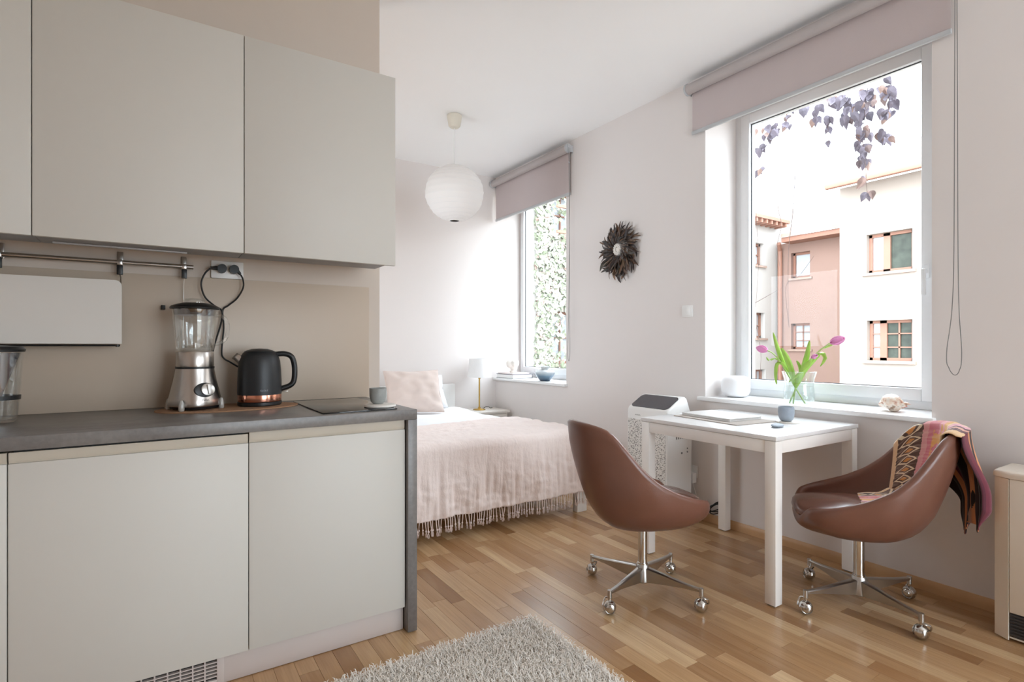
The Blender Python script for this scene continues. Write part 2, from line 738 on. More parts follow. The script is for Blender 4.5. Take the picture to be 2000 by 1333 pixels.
def strip_score(s):
    cx_, cy_ = (s[0] + s[2]) / 2, (s[1] + s[3]) / 2
    if cy_ > 2.10 and cx_ < .84:
        return 0
    if rugbox[0] < cx_ < rugbox[1] and rugbox[2] < cy_ < rugbox[3]:
        return 0
    if 1.0 < cx_ < 2.5 and cy_ > 3.1:
        return 0
    q = [px_of((X, Y, 0)) for X, Y in ((s[0], s[1]), (s[2], s[1]), (s[2], s[3]), (s[0], s[3]))]
    if any(p is None for p in q):
        return 0
    if max(p[0] for p in q) < 0 or min(p[0] for p in q) > 2000 or min(p[1] for p in q) > 1333:
        return 0
    ar = 0
    for i in range(4):
        ar += q[i][0] * q[(i + 1) % 4][1] - q[(i + 1) % 4][0] * q[i][1]
    return abs(ar) / 2


def strip_mesh(bm, L, ox=0.0, oy=0.0):
    """bevelled plank, origin at its middle, top at z = 0"""
    hx, hy, c = ROW / 2 - GAP / 2, L / 2 - GAP / 2, .0005
    def ring(ix, iy, z):
        return [bm.verts.new(v) for v in ((ox - ix, oy - iy, z), (ox + ix, oy - iy, z), (ox + ix, oy + iy, z), (ox - ix, oy + iy, z))]
    A, B, T = ring(hx, hy, -.012), ring(hx, hy, -c), ring(hx - c, hy - c, 0)
    for P, Q in ((A, B), (B, T)):
        for k in range(4):
            bm.faces.new((P[k], P[(k + 1) % 4], Q[(k + 1) % 4], Q[k]))
    bm.faces.new(T)
    bm.faces.new(A[::-1])
    return bm


scored = sorted(strips, key=strip_score, reverse=True)
near = [s for s in scored[:296] if strip_score(s) > 0]
nearset = set(near)
plank_mesh = {}
for s in near:
    L = round(s[3] - s[1], 3)
    if L not in plank_mesh:
        bm = strip_mesh(NB(), L)
        me = bpy.data.meshes.new('plank')
        bmesh.ops.recalc_face_normals(bm, faces=bm.faces[:])
        bm.to_mesh(me)
        bm.free()
        me.materials.append(MT['plank'])
        plank_mesh[L] = me
    o = bpy.data.objects.new('plank', plank_mesh[L])
    COL.objects.link(o)
    o.parent = floor
    o.location = ((s[0] + s[2]) / 2, (s[1] + s[3]) / 2, rr.uniform(-.0003, .0003))
bm = NB()
for s in strips:
    if s in nearset:
        continue
    strip_mesh(bm, s[3] - s[1], (s[0] + s[2]) / 2, (s[1] + s[3]) / 2)
rest = obj('plank_field', bm, MT['plank'], floor, smooth=0)
rest['kind'] = 'stuff'

bb = struct(obj('baseboard_right', b_prism(NB(), [(XW - .014, 0), (XW, 0), (XW, .052), (XW - .006, .052), (XW - .011, .044), (XW - .014, .03)], 1, YR, YF), MT['base_oak']))
# prism axis 1 -> outline in x, z


def make_window(n, w, glass, label_frame=True, handle=True):
    """white plastic casement set deep in the wall: fixed frame, sash, pane, handle, sill board"""
    y0, y1, z0, z1 = w
    gy0, gy1, gz0, gz1 = glass
    root = struct(obj('window_%d' % n, frame_ring(NB(), XG, XG + .07, (y0, y1, z0 + .015, z1), (gy0 - .055, gy1 + .055, gz0 - .058, gz1 + .055)), MT['frame']))
    sash = obj('sash', frame_ring(NB(), XG - .018, XG + .055, (gy0 - .062, gy1 + .062, gz0 - .066, gz1 + .062), (gy0, gy1, gz0, gz1), .006), MT['frame'], root)
    obj('gasket', frame_ring(NB(), XG + .004, XG + .012, (gy0 - .004, gy1 + .004, gz0 - .004, gz1 + .004), (gy0 + .004, gy1 - .004, gz0 + .004, gz1 - .004), 0), MT['gasket'], root)
    obj('pane', b_box(NB(), (XG + .015, gy0 - .002, gz0 - .002), (XG + .021, gy1 + .002, gz1 + .002)), MT['pane'], root, smooth=0)
    if handle:
        hb = NB()
        hy = gy0 - .026
        b_box(hb, (XG - .028, hy - .014, 1.50), (XG - .016, hy + .014, 1.57), .004)
        b_cyl(hb, (XG - .028, hy, 1.535), (XG - .055, hy, 1.535), .009, n=12)
        b_box(hb, (XG - .066, hy - .010, 1.41), (XG - .050, hy + .010, 1.548), .005)
        obj('handle', hb, MT['frame'], sash)
    return root


def frame_ring(bm, x0, x1, outer, inner, bev=.004):
    oy0, oy1, oz0, oz1 = outer
    iy0, iy1, iz0, iz1 = inner
    b_box(bm, (x0, oy0, oz0), (x1, iy0, oz1), bev)
    b_box(bm, (x0, iy1, oz0), (x1, oy1, oz1), bev)
    b_box(bm, (x0, iy0 - .001, oz0), (x1, iy1 + .001, iz0), bev)
    b_box(bm, (x0, iy0 - .001, iz1), (x1, iy1 + .001, oz1), bev)
    return bm


win1 = make_window(1, WIN1, (1.212, 2.197, .926, 2.648))
obj('window_sill', b_box(NB(), (2.998, 1.040, .790), (XG + .01, 2.352, .815), .004), MT['sill'], win1)
win2 = make_window(2, WIN2, (3.93, 4.885, .926, 2.648), handle=False)
obj('window_sill', b_box(NB(), (2.998, 3.745, .790), (XG + .01, YF - .001, .815), .004), MT['sill'], win2)
win3 = make_window(3, WIN3, (-1.62, -.63, .926, 2.648), handle=False)
obj('window_sill', b_box(NB(), (2.998, -1.77, .790), (XG + .01, -.48, .815), .004), MT['sill'], win3)
# frame and pane of the unseen opening added for bedroom fill light
w4 = struct(obj('window_4', frame_ring(NB(), .03, .10, WIN_FILL, (WIN_FILL[0] + .1, WIN_FILL[1] - .1, WIN_FILL[2] + .1, WIN_FILL[3] - .1)), MT['frame']))
obj('pane', b_box(NB(), (.06, WIN_FILL[0] + .09, WIN_FILL[2] + .09), (.066, WIN_FILL[1] - .09, WIN_FILL[3] - .09)), MT['pane'], w4, smooth=0)

# unseen glazed opening, added behind the camera to light the kitchen fronts
rb = swap_xy(frame_ring(NB(), YR - .2, YR - .13, REAR_FILL, (REAR_FILL[0] + .08, REAR_FILL[1] - .08, REAR_FILL[2] + .1, REAR_FILL[3] - .08)))
b_box(rb, (1.75, YR - .2, .1), (1.85, YR - .13, 2.4))
dr = struct(obj('added_rear_glazing', rb, MT['frame']))
obj('pane', b_box(NB(), (REAR_FILL[0] + .07, YR - .17, REAR_FILL[2] + .09), (REAR_FILL[1] - .07, YR - .164, REAR_FILL[3] - .07)), MT['pane'], dr, smooth=0)

# ---- courtyard
ground = tag(obj('courtyard_ground', b_box(NB(), (3.6, -30, -3.5), (40, 10.0, -3.2)), MT['ground'], smooth=0), 'pale gravel courtyard below the windows', 'ground')
ground['kind'] = 'structure'


def house_window(parent, plane, a0, a1, z0, z1, cols=2, rows=3, split=None, mat='redwood', axis='x', depth=.14, glassmat='extglass'):
    """casement in a facade opening; plane = facade face, the frame sits `depth` behind it"""
    def put(bm, lo, hi, bev=0):
        b_box(bm, lo, hi, bev)
    fw = .065
    bm = NB()
    p0, p1 = plane + depth, plane + depth + .07
    bars = [(a0, a0 + fw, z0, z1), (a1 - fw, a1, z0, z1), (a0, a1, z0, z0 + fw), (a0, a1, z1 - fw, z1)]
    if split:
        bars.append((split - .07, split + .07, z0, z1))
    for (u0, u1, v0, v1) in bars:
        b_box(bm, (p0, u0, v0), (p1, u1, v1))
    segs = [(a0 + fw, split - .07), (split + .07, a1 - fw)] if split else [(a0 + fw, a1 - fw)]
    for i, (s0, s1) in enumerate(segs):
        c = cols[i] if isinstance(cols, tuple) else cols
        for k in range(1, c):
            u = s0 + (s1 - s0) * k / c
            b_box(bm, (p0 + .01, u - .016, z0), (p1 - .02, u + .016, z1))
        for k in range(1, rows):
            v = z0 + (z1 - z0) * k / rows
            b_box(bm, (p0 + .01, s0, v - .014), (p1 - .02, s1, v + .014))
    if axis == 'y':
        swap_xy(bm)
    w = obj('window', bm, MT[mat], parent, smooth=0)
    for i, (s0, s1) in enumerate(segs):
        g = NB()
        b_box(g, (p1 - .012, s0, z0 + fw), (p1 - .004, s1, z1 - fw))
        if axis == 'y':
            swap_xy(g)
        gm = glassmat[i] if isinstance(glassmat, tuple) else glassmat
        obj('pane', g, MT[gm], w, smooth=0)
    s = NB()
    b_box(s, (plane - .06, a0 - .08, z0 - .07), (p0 + .02, a1 + .08, z0 - .01))
    if axis == 'y':
        swap_xy(s)
    obj('outer_sill', s, MT['tile'], w, smooth=0)
    return w


hr = thing('apartment_house', 'sunlit pale house wing with two brown framed windows seen through the large window', 'building', (14, 5, -3.2))
H1 = [(5.24, 6.17, 2.86, 3.76), (5.24, 6.16, .81, 1.74)]
obj('facade', wall_x(NB(), 14, 14.35, -6, 6.77, -3.2, 5.0, H1), MT['plaster'], hr, smooth=0)
obj('side_wall', b_box(NB(), (14.35, 6.42, -3.2), (16.98, 6.77, 5.0)), MT['plaster'], hr, smooth=0)
obj('inner_wall', b_box(NB(), (15.6, -6, -3.2), (15.7, 6.4, 5.0)), MT['plaster2'], hr, smooth=0)
house_window(hr, 14, 5.24, 6.17, 2.86, 3.76, (1, 1), 1, split=5.80, glassmat=('extglass', 'curtain'), mat='redwood')
house_window(hr, 14, 5.24, 6.16, .81, 1.74, (2, 1), 3, split=5.87, glassmat=('extglass', 'curtain'))
rf = NB()
b_prism(rf, [(13.55, 4.95), (13.55, 5.05), (16.35, 6.5), (16.35, 6.3)], 1, -6.2, 6.86)
obj('roof', rf, MT['tile'], hr, smooth=0)
obj('gutter', b_box(NB(), (13.42, -6.2, 4.9), (13.56, 6.86, 5.03), .03), MT['redwood'], hr)

hl = thing('courtyard_house', 'recessed pinkish house with small windows and wooden eaves beside the sunlit wing', 'building', (17, 8.5, -3.2))
H2 = [(9.1, 9.70, 3.31, 4.11), (9.1, 9.70, 1.05, 1.86)]
obj('facade', wall_x(NB(), 17, 17.35, 6.5, 10.12, -3.2, 4.45, H2), MT['plaster2'], hl, smooth=0)
house_window(hl, 17, 9.1, 9.70, 3.31, 4.11, 1, 1, glassmat='curtain')
house_window(hl, 17, 9.1, 9.70, 1.05, 1.86, 2, 3, glassmat='curtain')
obj('inner_wall', b_box(NB(), (18.2, 6.5, -3.2), (18.3, 10.12, 4.4)), MT['plaster2'], hl, smooth=0)
obj('eaves', b_box(NB(), (16.45, 6.9, 4.40), (17.2, 9.70, 4.55)), MT['redwood'], hl, smooth=0)
obj('roof', b_prism(NB(), [(16.4, 4.55), (16.4, 4.66), (20.5, 6.6), (20.5, 6.45)], 1, 6.9, 9.70), MT['tile'], hl, smooth=0)
obj('drainpipe', b_tube(NB(), [(16.88, 10.0, -3), (16.88, 10.0, 4.2), (16.65, 9.9, 4.42)], .07), MT['redwood'], hl)

hi = thing('ivy_house', 'long pale house wing overgrown with ivy seen through the bedroom window', 'building', (10, 10.13, -3.2))
H3 = [(7.68, 8.5, .72, 1.96), (7.70, 8.5, 3.75, 4.75), (15.75, 16.2, 3.7, 4.4), (15.8, 16.25, 1.4, 2.2), (15.75, 16.3, -.6, .4)]
obj('facade', swap_xy(wall_x(NB(), 10.13, 10.45, 3.5, 18.4, -3.2, 5.75, H3)), MT['plaster3'], hi, smooth=0)
obj('inner_wall', b_box(NB(), (3.5, 11.4, -3.2), (18.4, 11.5, 5.6)), MT['plaster2'], hi, smooth=0)
for (a0, a1, z0, z1) in H3:
    house_window(hi, 10.13, a0, a1, z0, z1, 2, 2, axis='y', glassmat='curtain')
obj('balcony_rail', swap_xy(b_box(b_box(NB(), (9.75, 7.6, 3.72), (9.80, 9.4, 3.78)), (9.75, 7.6, 4.3), (9.80, 9.4, 4.35))), MT['redwood'], hi, smooth=0)
ebm = NB()
b_box(ebm, (14.6, 9.72, 5.06), (17.0, 10.14, 5.16))
for k in range(9):
    b_box(ebm, (14.7 + k * .26, 9.75, 4.94), (14.78 + k * .26, 10.14, 5.06))
obj('timber_cornice', ebm, MT['redwood'], hi, smooth=0)

# ivy: nobody could count it
k = Nodes('ivy_leaves')
iv = k.isl()
ic = k.ramp(iv, [(0, lin((138, 142, 120))), (.3, lin((112, 120, 96))), (.55, lin((152, 154, 138))), (.8, lin((166, 166, 154))), (1, lin((152, 126, 116)))])
k.bsdf(color=ic, rough=.6)
MT['ivy'] = k.m
ri = random.Random(3)
iverts, ifaces = [], []
for i in range(6500):
    X = 7.2 + abs(ri.gauss(0, 1.3)) * (1 if ri.random() < .9 else .3)
    Z = ri.uniform(-1.2, 5.75)
    if X > 11.5:
        continue
    if any(h[0] - .02 < X < h[1] + .02 and h[2] < Z < h[3] for h in H3) and ri.random() < .8:
        continue
    if X > 8.3 and ri.random() < .25:
        continue
    s = ri.uniform(.04, .085)
    Y = 10.10 - ri.random() * .13
    a = ri.uniform(0, 2 * pi)
    til = ri.uniform(-.6, .6)
    b = len(iverts)
    for (u, v, d) in ((0, -1.1, 0), (.85, -.1, .25), (.35, .35, .1), (0, 1.2, .3), (-.35, .35, .1), (-.85, -.1, .25)):
        uu = u * cos(a) - v * sin(a)
        vv = u * sin(a) + v * cos(a)
        iverts.append((X + uu * s, Y - d * s + vv * til * s, Z + vv * s))
    ifaces += [(b, b + 1, b + 2), (b, b + 2, b + 3), (b, b + 3, b + 4), (b, b + 4, b + 5)]
me = bpy.data.meshes.new('ivy')
me.from_pydata(iverts, [], ifaces)
me.materials.append(MT['ivy'])
ivy = bpy.data.objects.new('ivy', me)
COL.objects.link(ivy)
tag(ivy, 'pale green ivy covering the house wall outside the bedroom window', 'ivy')
ivy['kind'] = 'stuff'

# ---- hanging creeper outside the large window
vine = thing('hanging_creeper', 'dark purple dry creeper leaves hanging outside the top of the large window', 'creeper', (4.0, 2.0, 3.2))
k = Nodes('dry_creeper_leaf')
vc = k.ramp(k.rnd(), [(0, lin((104, 96, 104))), (.4, lin((122, 114, 124))), (.75, lin((96, 90, 98))), (.9, lin((150, 126, 116))), (1, lin((134, 110, 104)))])
k.bsdf(color=vc, rough=.7, spec=.2)
MT['vine'] = k.m
MT['twig'] = M('dry_twig', (96, 78, 72), .8)
lb = NB()
pts = [(0, 0, 0), (.014, .002, -.002), (.024, .006, -.013), (.023, .009, -.028), (.017, .011, -.040), (.010, .012, -.056), (0, .016, -.072), (-.009, .012, -.056), (-.018, .011, -.042), (-.025, .009, -.027), (-.022, .006, -.012), (-.013, .002, -.002)]
lv = [lb.verts.new(p) for p in pts]
cv = lb.verts.new((0, -.004, -.028))
for i in range(len(lv)):
    lb.faces.new((cv, lv[i], lv[(i + 1) % len(lv)]))
leaf0 = obj('leaf', lb, MT['vine'], vine, local=True, smooth=0)
rv = random.Random(9)
CL = [(1735, 170, 9, 15), (1740, 200, 5, 12), (1692, 180, 12, 18), (1690, 205, 8, 15), (1645, 195, 12, 14), (1622, 185, 6, 10), (1665, 215, 11, 18), (1682, 250, 9, 14), (1690, 283, 8, 12),
      (1688, 310, 6, 11), (1720, 258, 4, 7), (1738, 264, 2, 4), (1690, 345, 2, 4), (1696, 376, 3, 6), (1617, 228, 2, 4), (1616, 248, 2, 3), (1617, 274, 1, 2), (1590, 230, 3, 5), (1570, 205, 3, 7),
      (1537, 234, 5, 8), (1515, 250, 7, 11), (1492, 258, 8, 13), (1484, 290, 4, 8), (1485, 328, 3, 6), (1545, 212, 3, 8), (1650, 228, 4, 10), (1728, 215, 6, 10), (1600, 205, 3, 8)]
first = True
for (px, py, n, sp) in CL:
    for i in range(int(n * 1.4 + .5)):
        p = at_x(px + rv.gauss(0, sp * .6), py + rv.gauss(0, sp * .6), 4.0 + rv.uniform(-.12, .12)) - Vector(vine.location)
        rot = (rv.uniform(-.5, .5), rv.uniform(-.5, .5), rv.uniform(-1.9, -.4) + (pi if rv.random() < .4 else 0))
        sc = rv.uniform(.65, 1.2)
        if first:
            leaf0.location, leaf0.rotation_euler, leaf0.scale = p, rot, (sc,) * 3
            first = False
        else:
            clone(leaf0, vine, p, rot, (sc,) * 3)


def twig(pxs, r=.0022, x=4.0):
    pp = spline([at_x(a, b, x) for a, b in pxs], 24)
    obj('twig', b_tube(NB(), pp, lambda t: r * (1.1 - .6 * t), 5), MT['twig'], vine)


twig([(1700, 60), (1695, 170), (1685, 260), (1690, 320), (1694, 385)], .003)
twig([(1735, 60), (1738, 150), (1735, 215), (1738, 270)])
twig([(1650, 80), (1645, 195), (1640, 215)])
twig([(1620, 90), (1618, 200), (1617, 280)])
twig([(1600, 120), (1560, 210), (1515, 250), (1487, 300), (1486, 345)], .003)
twig([(1510, 150), (1500, 240), (1479, 300), (1477, 420), (1482, 500), (1476, 600)])
twig([(1520, 330), (1519, 400), (1526, 440), (1518, 480), (1523, 520)])
twig([(1553, 340), (1548, 420), (1541, 480), (1539, 560), (1541, 640)], .0028)
twig([(1480, 285), (1510, 275), (1535, 290), (1556, 315)])
twig([(1541, 640), (1535, 560), (1560, 540), (1590, 500)])
twig([(1475, 592), (1500, 578), (1530, 560)])
twig([(1478, 640), (1486, 690), (1484, 740)])
# main stems: they grow out from the outer face of the house wall above the window
for ys in (((3.450, 1.35, 3.10), (3.70, 1.45, 3.22), (4.0, 1.60, 3.27), (4.0, 1.95, 3.30)), ((3.450, 2.75, 3.10), (3.72, 2.65, 3.24), (4.0, 2.45, 3.32), (4.0, 1.95, 3.30))):
    obj('main_stem', b_tube(NB(), spline(ys, 20), .006, 6), MT['twig'], vine)

# ================================================================== KITCHEN
YC = 2.046      # front of the worktop
HC = .894       # worktop height
YD = 2.066      # front of the base doors
B_SEAM = [-.96, -.352, .267, .838]
b_lab = ['cream base cabinet at the left edge of the kitchen run', 'wide cream base cabinet above the plinth grille, below the blender', 'cream base cabinet under the hob beside the grey end panel']
for i in range(3):
    x0, x1 = B_SEAM[i], B_SEAM[i + 1]
    t = thing('base_cabinet', b_lab[i], 'cabinet', ((x0 + x1) / 2, 2.38, 0), group='base cabinets')
    boxo('body', (x0 + .001, YD + .022, .098), (x1 - .001, YK - .012, .79), MT['cabside'], t, .001)
    zt = .815
    boxo('door', (x0 + .0012, YD, .100), (x1 - .0012, YD + .019, zt), MT['cab'], t, .0025)
    # cream grip rail recessed above the door
    zt2 = .846 if i != 2 else .853
    gp = [(YD + .020, .79), (YD + .006, .818), (YD + .004, .826), (YD + .004, zt2), (YD + .055, zt2), (YD + .055, .79)]
    obj('grip_rail', b_prism(NB(), gp, 0, x0 + .002, x1 - .002), MT['grip'], t)
    if i == 1:
        boxo('shadow_strip', (x0 + .012, YD + .012, zt2 + .0005), (x1 - .012, YD + .05, .8535), MT['dark'], t, 0)
t = thing('kickboard', 'taupe plinth board along the foot of the base cabinets', 'plinth', (0, 2.1, 0))
GX0, GX1 = -.075, .172
boxo('board', (GX1 + .022, 2.090, .002), (.838, 2.106, .096), MT['plinth'], t, .001)
boxo('board', (-.96, 2.090, .002), (GX0 - .022, 2.106, .096), MT['plinth'], t, .001)
g = NB()
b_box(g, (GX0 - .022, 2.088, .004), (GX0, 2.102, .096), .001)
b_box(g, (GX1, 2.088, .004), (GX1 + .022, 2.102, .096), .001)
b_box(g, (GX0, 2.088, .004), (GX1, 2.102, .020), .001)
b_box(g, (GX0, 2.088, .090), (GX1, 2.102, .096), .001)
gr = obj('vent_grille', g, MT['plinth'], t)
for kz in range(5):
    z = .0315 + kz * .0118
    boxo('slat', (GX0, 2.0885, z - .0022), (GX1, 2.101, z + .0022), MT['plinth'], gr, .0006, 1)
for kx in range(1, 7):
    xx = GX0 + (GX1 - GX0) * kx / 7
    boxo('divider', (xx - .0022, 2.0888, .020), (xx + .0022, 2.1005, .090), MT['plinth'], gr, 0)
boxo('backing', (GX0, 2.104, .01), (GX1, 2.108, .095), MT['dark'], t, 0)

t = thing('worktop', 'grey concrete-look worktop with waterfall end panel', 'worktop', (0, 2.37, 0))
boxo('top', (-.96, YC, .8545), (.8805, YK - .001, HC), MT['stone'], t, .0015)
boxo('end_panel', (.8415, YC, .004), (.8805, YK - .001, .854), MT['stone'], t, .0015)
tag(boxo('backsplash', (-.96, YK - .0095, HC + .0005), (.894, YK - .0005, 1.443), MT['splash'], None, .001), 'beige laminate backsplash panel behind the worktop', 'backsplash')

YU = 2.312
U_SEAM = [-.96, -.336, .283, .893]
u_lab = ['cream wall cabinet cut off by the left edge of the picture', 'middle cream wall cabinet above the hanging tray and the blender', 'cream wall cabinet at the right end of the row, next to the bedroom']
for i in range(3):
    x0, x1 = U_SEAM[i], U_SEAM[i + 1]
    t = thing('wall_cabinet', u_lab[i], 'cabinet', ((x0 + x1) / 2, 2.5, 1.5), group='wall cabinets')
    boxo('body', (x0 + .001, YU + .021, 1.548), (x1 - .001, YK - .001, 2.342), MT['cabside'], t, .001)
    boxo('door', (x0 + .0012, YU, 1.506), (x1 - .0012, YU + .019, 2.343), MT['cab'], t, .0025)
    x1u = x1 - .001 if i < 2 else x1 - .03
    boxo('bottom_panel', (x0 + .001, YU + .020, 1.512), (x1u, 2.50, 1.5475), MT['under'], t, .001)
    if i == 1:
        boxo('light_strip', (-.30, 2.44, 1.506), (.10, 2.455, 1.5115), MT['alu'], t, .001)

# ---- steel rail with brackets
t = thing('utensil_rail', 'thin brushed steel rail with three brackets under the wall cabinets', 'rail', (-.2, 2.66, 1.48))
ZR = 1.481
obj('rail', b_cyl(NB(), (-.93, 2.654, ZR), (.125, 2.654, ZR), .0088, n=14), MT['steel'], t)
obj('end_cap', b_cyl(NB(), (.115, 2.654, ZR), (.131, 2.654, ZR), .0095, n=14), MT['steel'], t)
for bx in (-.475, -.120, .098):
    bm = NB()
    b_box(bm, (bx - .010, 2.682, ZR - .012), (bx + .010, 2.6895, ZR + .046), .002)
    b_box(bm, (bx - .009, 2.645, ZR - .011), (bx + .009, 2.684, ZR + .011), .003)
    br = obj('bracket', bm, MT['steel'], t)
    boxo('clip', (bx - .010, 2.642, ZR - .050), (bx + .010, 2.652, ZR - .012), MT['black'], br, .002)
obj('hook', b_tube(NB(), [(.098, 2.648, ZR - .045), (.096, 2.660, 1.40), (.096, 2.672, 1.31), (.096, 2.674, 1.22)], .0016, 6), MT['steel'], t)
tag(boxo('wall_hook', (.016, 2.664, 1.300), (.032, 2.6805, 1.318), MT['black'], None, .002), 'small dark square hook on the backsplash left of the blender', 'hook')

# ---- white enamel tray that hangs from the rail
t = thing('hanging_tray', 'large off-white enamel tray hanging from the steel rail', 'tray', (-.5, 2.62, 1.15))
def rrect(x0, x1, z0, z1, r, n=6, corners=(1, 1, 1, 1)):
    out = []
    for (cx_, cz_, a0, on) in ((x1 - r, z1 - r, 0, corners[0]), (x0 + r, z1 - r, 90, corners[1]), (x0 + r, z0 + r, 180, corners[2]), (x1 - r, z0 + r, 270, corners[3])):
        rr_ = r if on else .003
        ccx = cx_ + (r - rr_) * (1 if a0 in (0, 270) else -1)
        ccz = cz_ + (r - rr_) * (1 if a0 in (0, 90) else -1)
        for k_ in range(n + 1):
            a = radians(a0 + 90 * k_ / n)
            out.append((ccx + rr_ * cos(a), ccz + rr_ * sin(a)))
    return out
bm = b_prism(NB(), rrect(-.86, -.112, 1.158, 1.405, .022, corners=(1, 1, 0, 0)), 1, 2.604, 2.609)
obj('panel', bm, MT['enamel'], t)
bm = NB()
b_box(bm, (-.86, 2.606, 1.158), (-.113, 2.655, 1.162), .001)
b_box(bm, (-.1165, 2.606, 1.160), (-.1125, 2.630, 1.385), .001)
obj('rim', bm, MT['enamel'], t)
obj('base_rod', b_cyl(NB(), (-.86, 2.612, 1.152), (-.118, 2.612, 1.152), .0035, n=8), MT['black'], t)
obj('hanger', b_tube(NB(), [(-.120, 2.646, ZR - .048), (-.117, 2.640, 1.42), (-.116, 2.622, 1.39)], .0025, 6), MT['steel'], t)
obj('foot', b_cyl(NB(), (-.126, 2.612, 1.146), (-.126, 2.612, 1.155), .006, n=10), MT['black'], t)

# ---- double socket with two plugs and cords
t = thing('double_socket', 'white double wall socket with two black plugs beneath the wall cabinet', 'socket', (.262, 2.68, 1.48))
boxo('plate', (.198, 2.676, 1.444), (.325, 2.6895, 1.520), MT['white'], t, .004)
for px_ in (.238, .285):
    obj('outlet', b_cyl(NB(), (px_, 2.6765, 1.484), (px_, 2.672, 1.484), .021, n=24), MT['white'], t)
def cord(name, label, pts, plugc, side):
    t = thing(name, label, 'cord', plugc)
    bm = NB()
    b_cyl(bm, (plugc[0], 2.6715, plugc[2]), (plugc[0], 2.640, plugc[2]), .0195, .0185, n=20)
    if side < 0:
        b_cyl(bm, (plugc[0] - .012, 2.652, plugc[2]), (plugc[0] - .045, 2.650, plugc[2] - .001), .010, .006, n=12)
    else:
        b_cyl(bm, (plugc[0] + .010, 2.652, plugc[2] - .004), (plugc[0] + .024, 2.650, plugc[2] - .020), .009, .006, n=12)
    obj('plug', bm, MT['black'], t)
    obj('cable', b_tube(NB(), spline(pts, 60), .0036, 8), MT['black'], t)
YP = 2.65
def kp(px, py, y=YP):
    return at_y(px, py, y)
cord('power_cord', 'black blender cord looping down from the left plug of the double socket',
     [(.238 - .042, 2.650, 1.483), kp(400, 535), kp(393, 555), kp(400, 580), kp(418, 597), kp(433, 607), kp(433, 625), kp(428, 645, 2.66), kp(415, 690, 2.66), kp(405, 760, 2.64), (.175, 2.59, .90)], (.238, 2.67, 1.484), -1)
cord('power_cord', 'black kettle cord looping down from the right plug of the double socket',
     [(.285 + .022, 2.650, 1.466), kp(474, 545), kp(475, 562), kp(463, 583, 2.664), kp(446, 597, 2.664), kp(435, 607, 2.664), kp(437, 640, 2.664), kp(433, 685, 2.66), kp(437, 700, 2.66), kp(455, 711, 2.66), (.36, 2.64, 1.01), (.39, 2.63, .91), (.39, 2.605, .905)], (.285, 2.67, 1.484), 1)

# ---- oval cork mat
def oval(cx_, cy_, a, b, rot, n=48):
    return [(cx_ + a * cos(t_) * cos(rot) - b * sin(t_) * sin(rot), cy_ + a * cos(t_) * sin(rot) + b * sin(t_) * cos(rot)) for t_ in [2 * pi * i / n for i in range(n)]]
bm = b_prism(NB(), oval(.255, 2.505, .262, .145, .0), 2, HC + .0005, HC + .0055)
tag(obj('cork_mat', bm, MT['cork']), 'brown oval cork mat under the blender and kettle', 'mat')
ZM = HC + .006

# ---- blender
t = thing('blender', 'brushed steel jug blender with glass jar and round dial', 'blender', (.130, 2.507, ZM))
def sq(a, z):
    return 1 + .05 * cos(4 * a) * max(0, 1 - z / .16)
obj('base', b_lathe(NB(), [(0, .014), (.090, .014), (.092, .020), (.089, .04), (.082, .075), (.074, .115), (.069, .145), (.067, .160), (0, .160)], n=48, fn=sq), MT['steel'], t, local=True)
obj('foot_plate', b_lathe(NB(), [(0, .004), (.080, .004), (.084, .014), (0, .014)], n=48, fn=sq), MT['black'], t, local=True)
obj('black_ring', b_lathe(NB(), [(0, .160), (.0685, .160), (.0685, .168), (0, .168)], n=40), MT['black'], t, local=True)
obj('collar', b_lathe(NB(), [(0, .168), (.0655, .168), (.0665, .174), (.0655, .224), (.063, .228), (0, .228)], n=40), MT['steel'], t, local=True)
def flute(a, z):
    return 1 + .007 * cos(6 * a) * (1 if .24 < z < .37 else 0)
jar = obj('jar', b_lathe(NB(), [(.0, .231), (.062, .230), (.0655, .236), (.068, .255), (.0725, .30), (.0765, .35), (.0795, .385), (.0815, .394), (.078, .396), (.0755, .385), (.0725, .35), (.0685, .30), (.0642, .255), (.059, .243), (0, .240)], n=48, fn=flute), MT['glass'], t, local=True)
hp = spline([(.074, 0, .372), (.098, 0, .368), (.113, 0, .345), (.116, 0, .315), (.108, 0, .280), (.090, 0, .262), (.069, 0, .256)], 24)
hnd = obj('handle', b_tube(NB(), hp, .0075, 10), MT['glass'], jar, local=True)
hnd.rotation_euler = (0, 0, -.12)
obj('blade', b_cyl(b_box(b_box(NB(), (-.028, -.005, .253), (.028, .005, .2545)), (-.005, -.026, .257), (.005, .026, .2585)), (0, 0, .240), (0, 0, .262), .008, n=12), MT['steel'], t, local=True)
obj('lid', b_lathe(NB(), [(0, .372), (.070, .372), (.074, .378), (.074, .394), (.0865, .396), (.088, .401), (.082, .408), (.06, .416), (.046, .420), (0, .420)], n=40), MT['black'], t, local=True)
obj('measuring_cap', b_lathe(NB(), [(0, .420), (.040, .420), (.040, .430), (.036, .436), (0, .437)], n=28), MT['glass'], t, local=True)
def on_base(a, z, out=0.0):
    r = interp([(.02, .092), (.04, .089), (.075, .082), (.115, .074), (.145, .069)], z) + out
    return Vector((r * sin(a), -r * cos(a), z))
A0 = .36
c0 = on_base(A0, .078)
nrm = Vector((sin(A0), -cos(A0), .22)).normalized()
tu = Vector((cos(A0), sin(A0), 0))
tv = nrm.cross(tu)
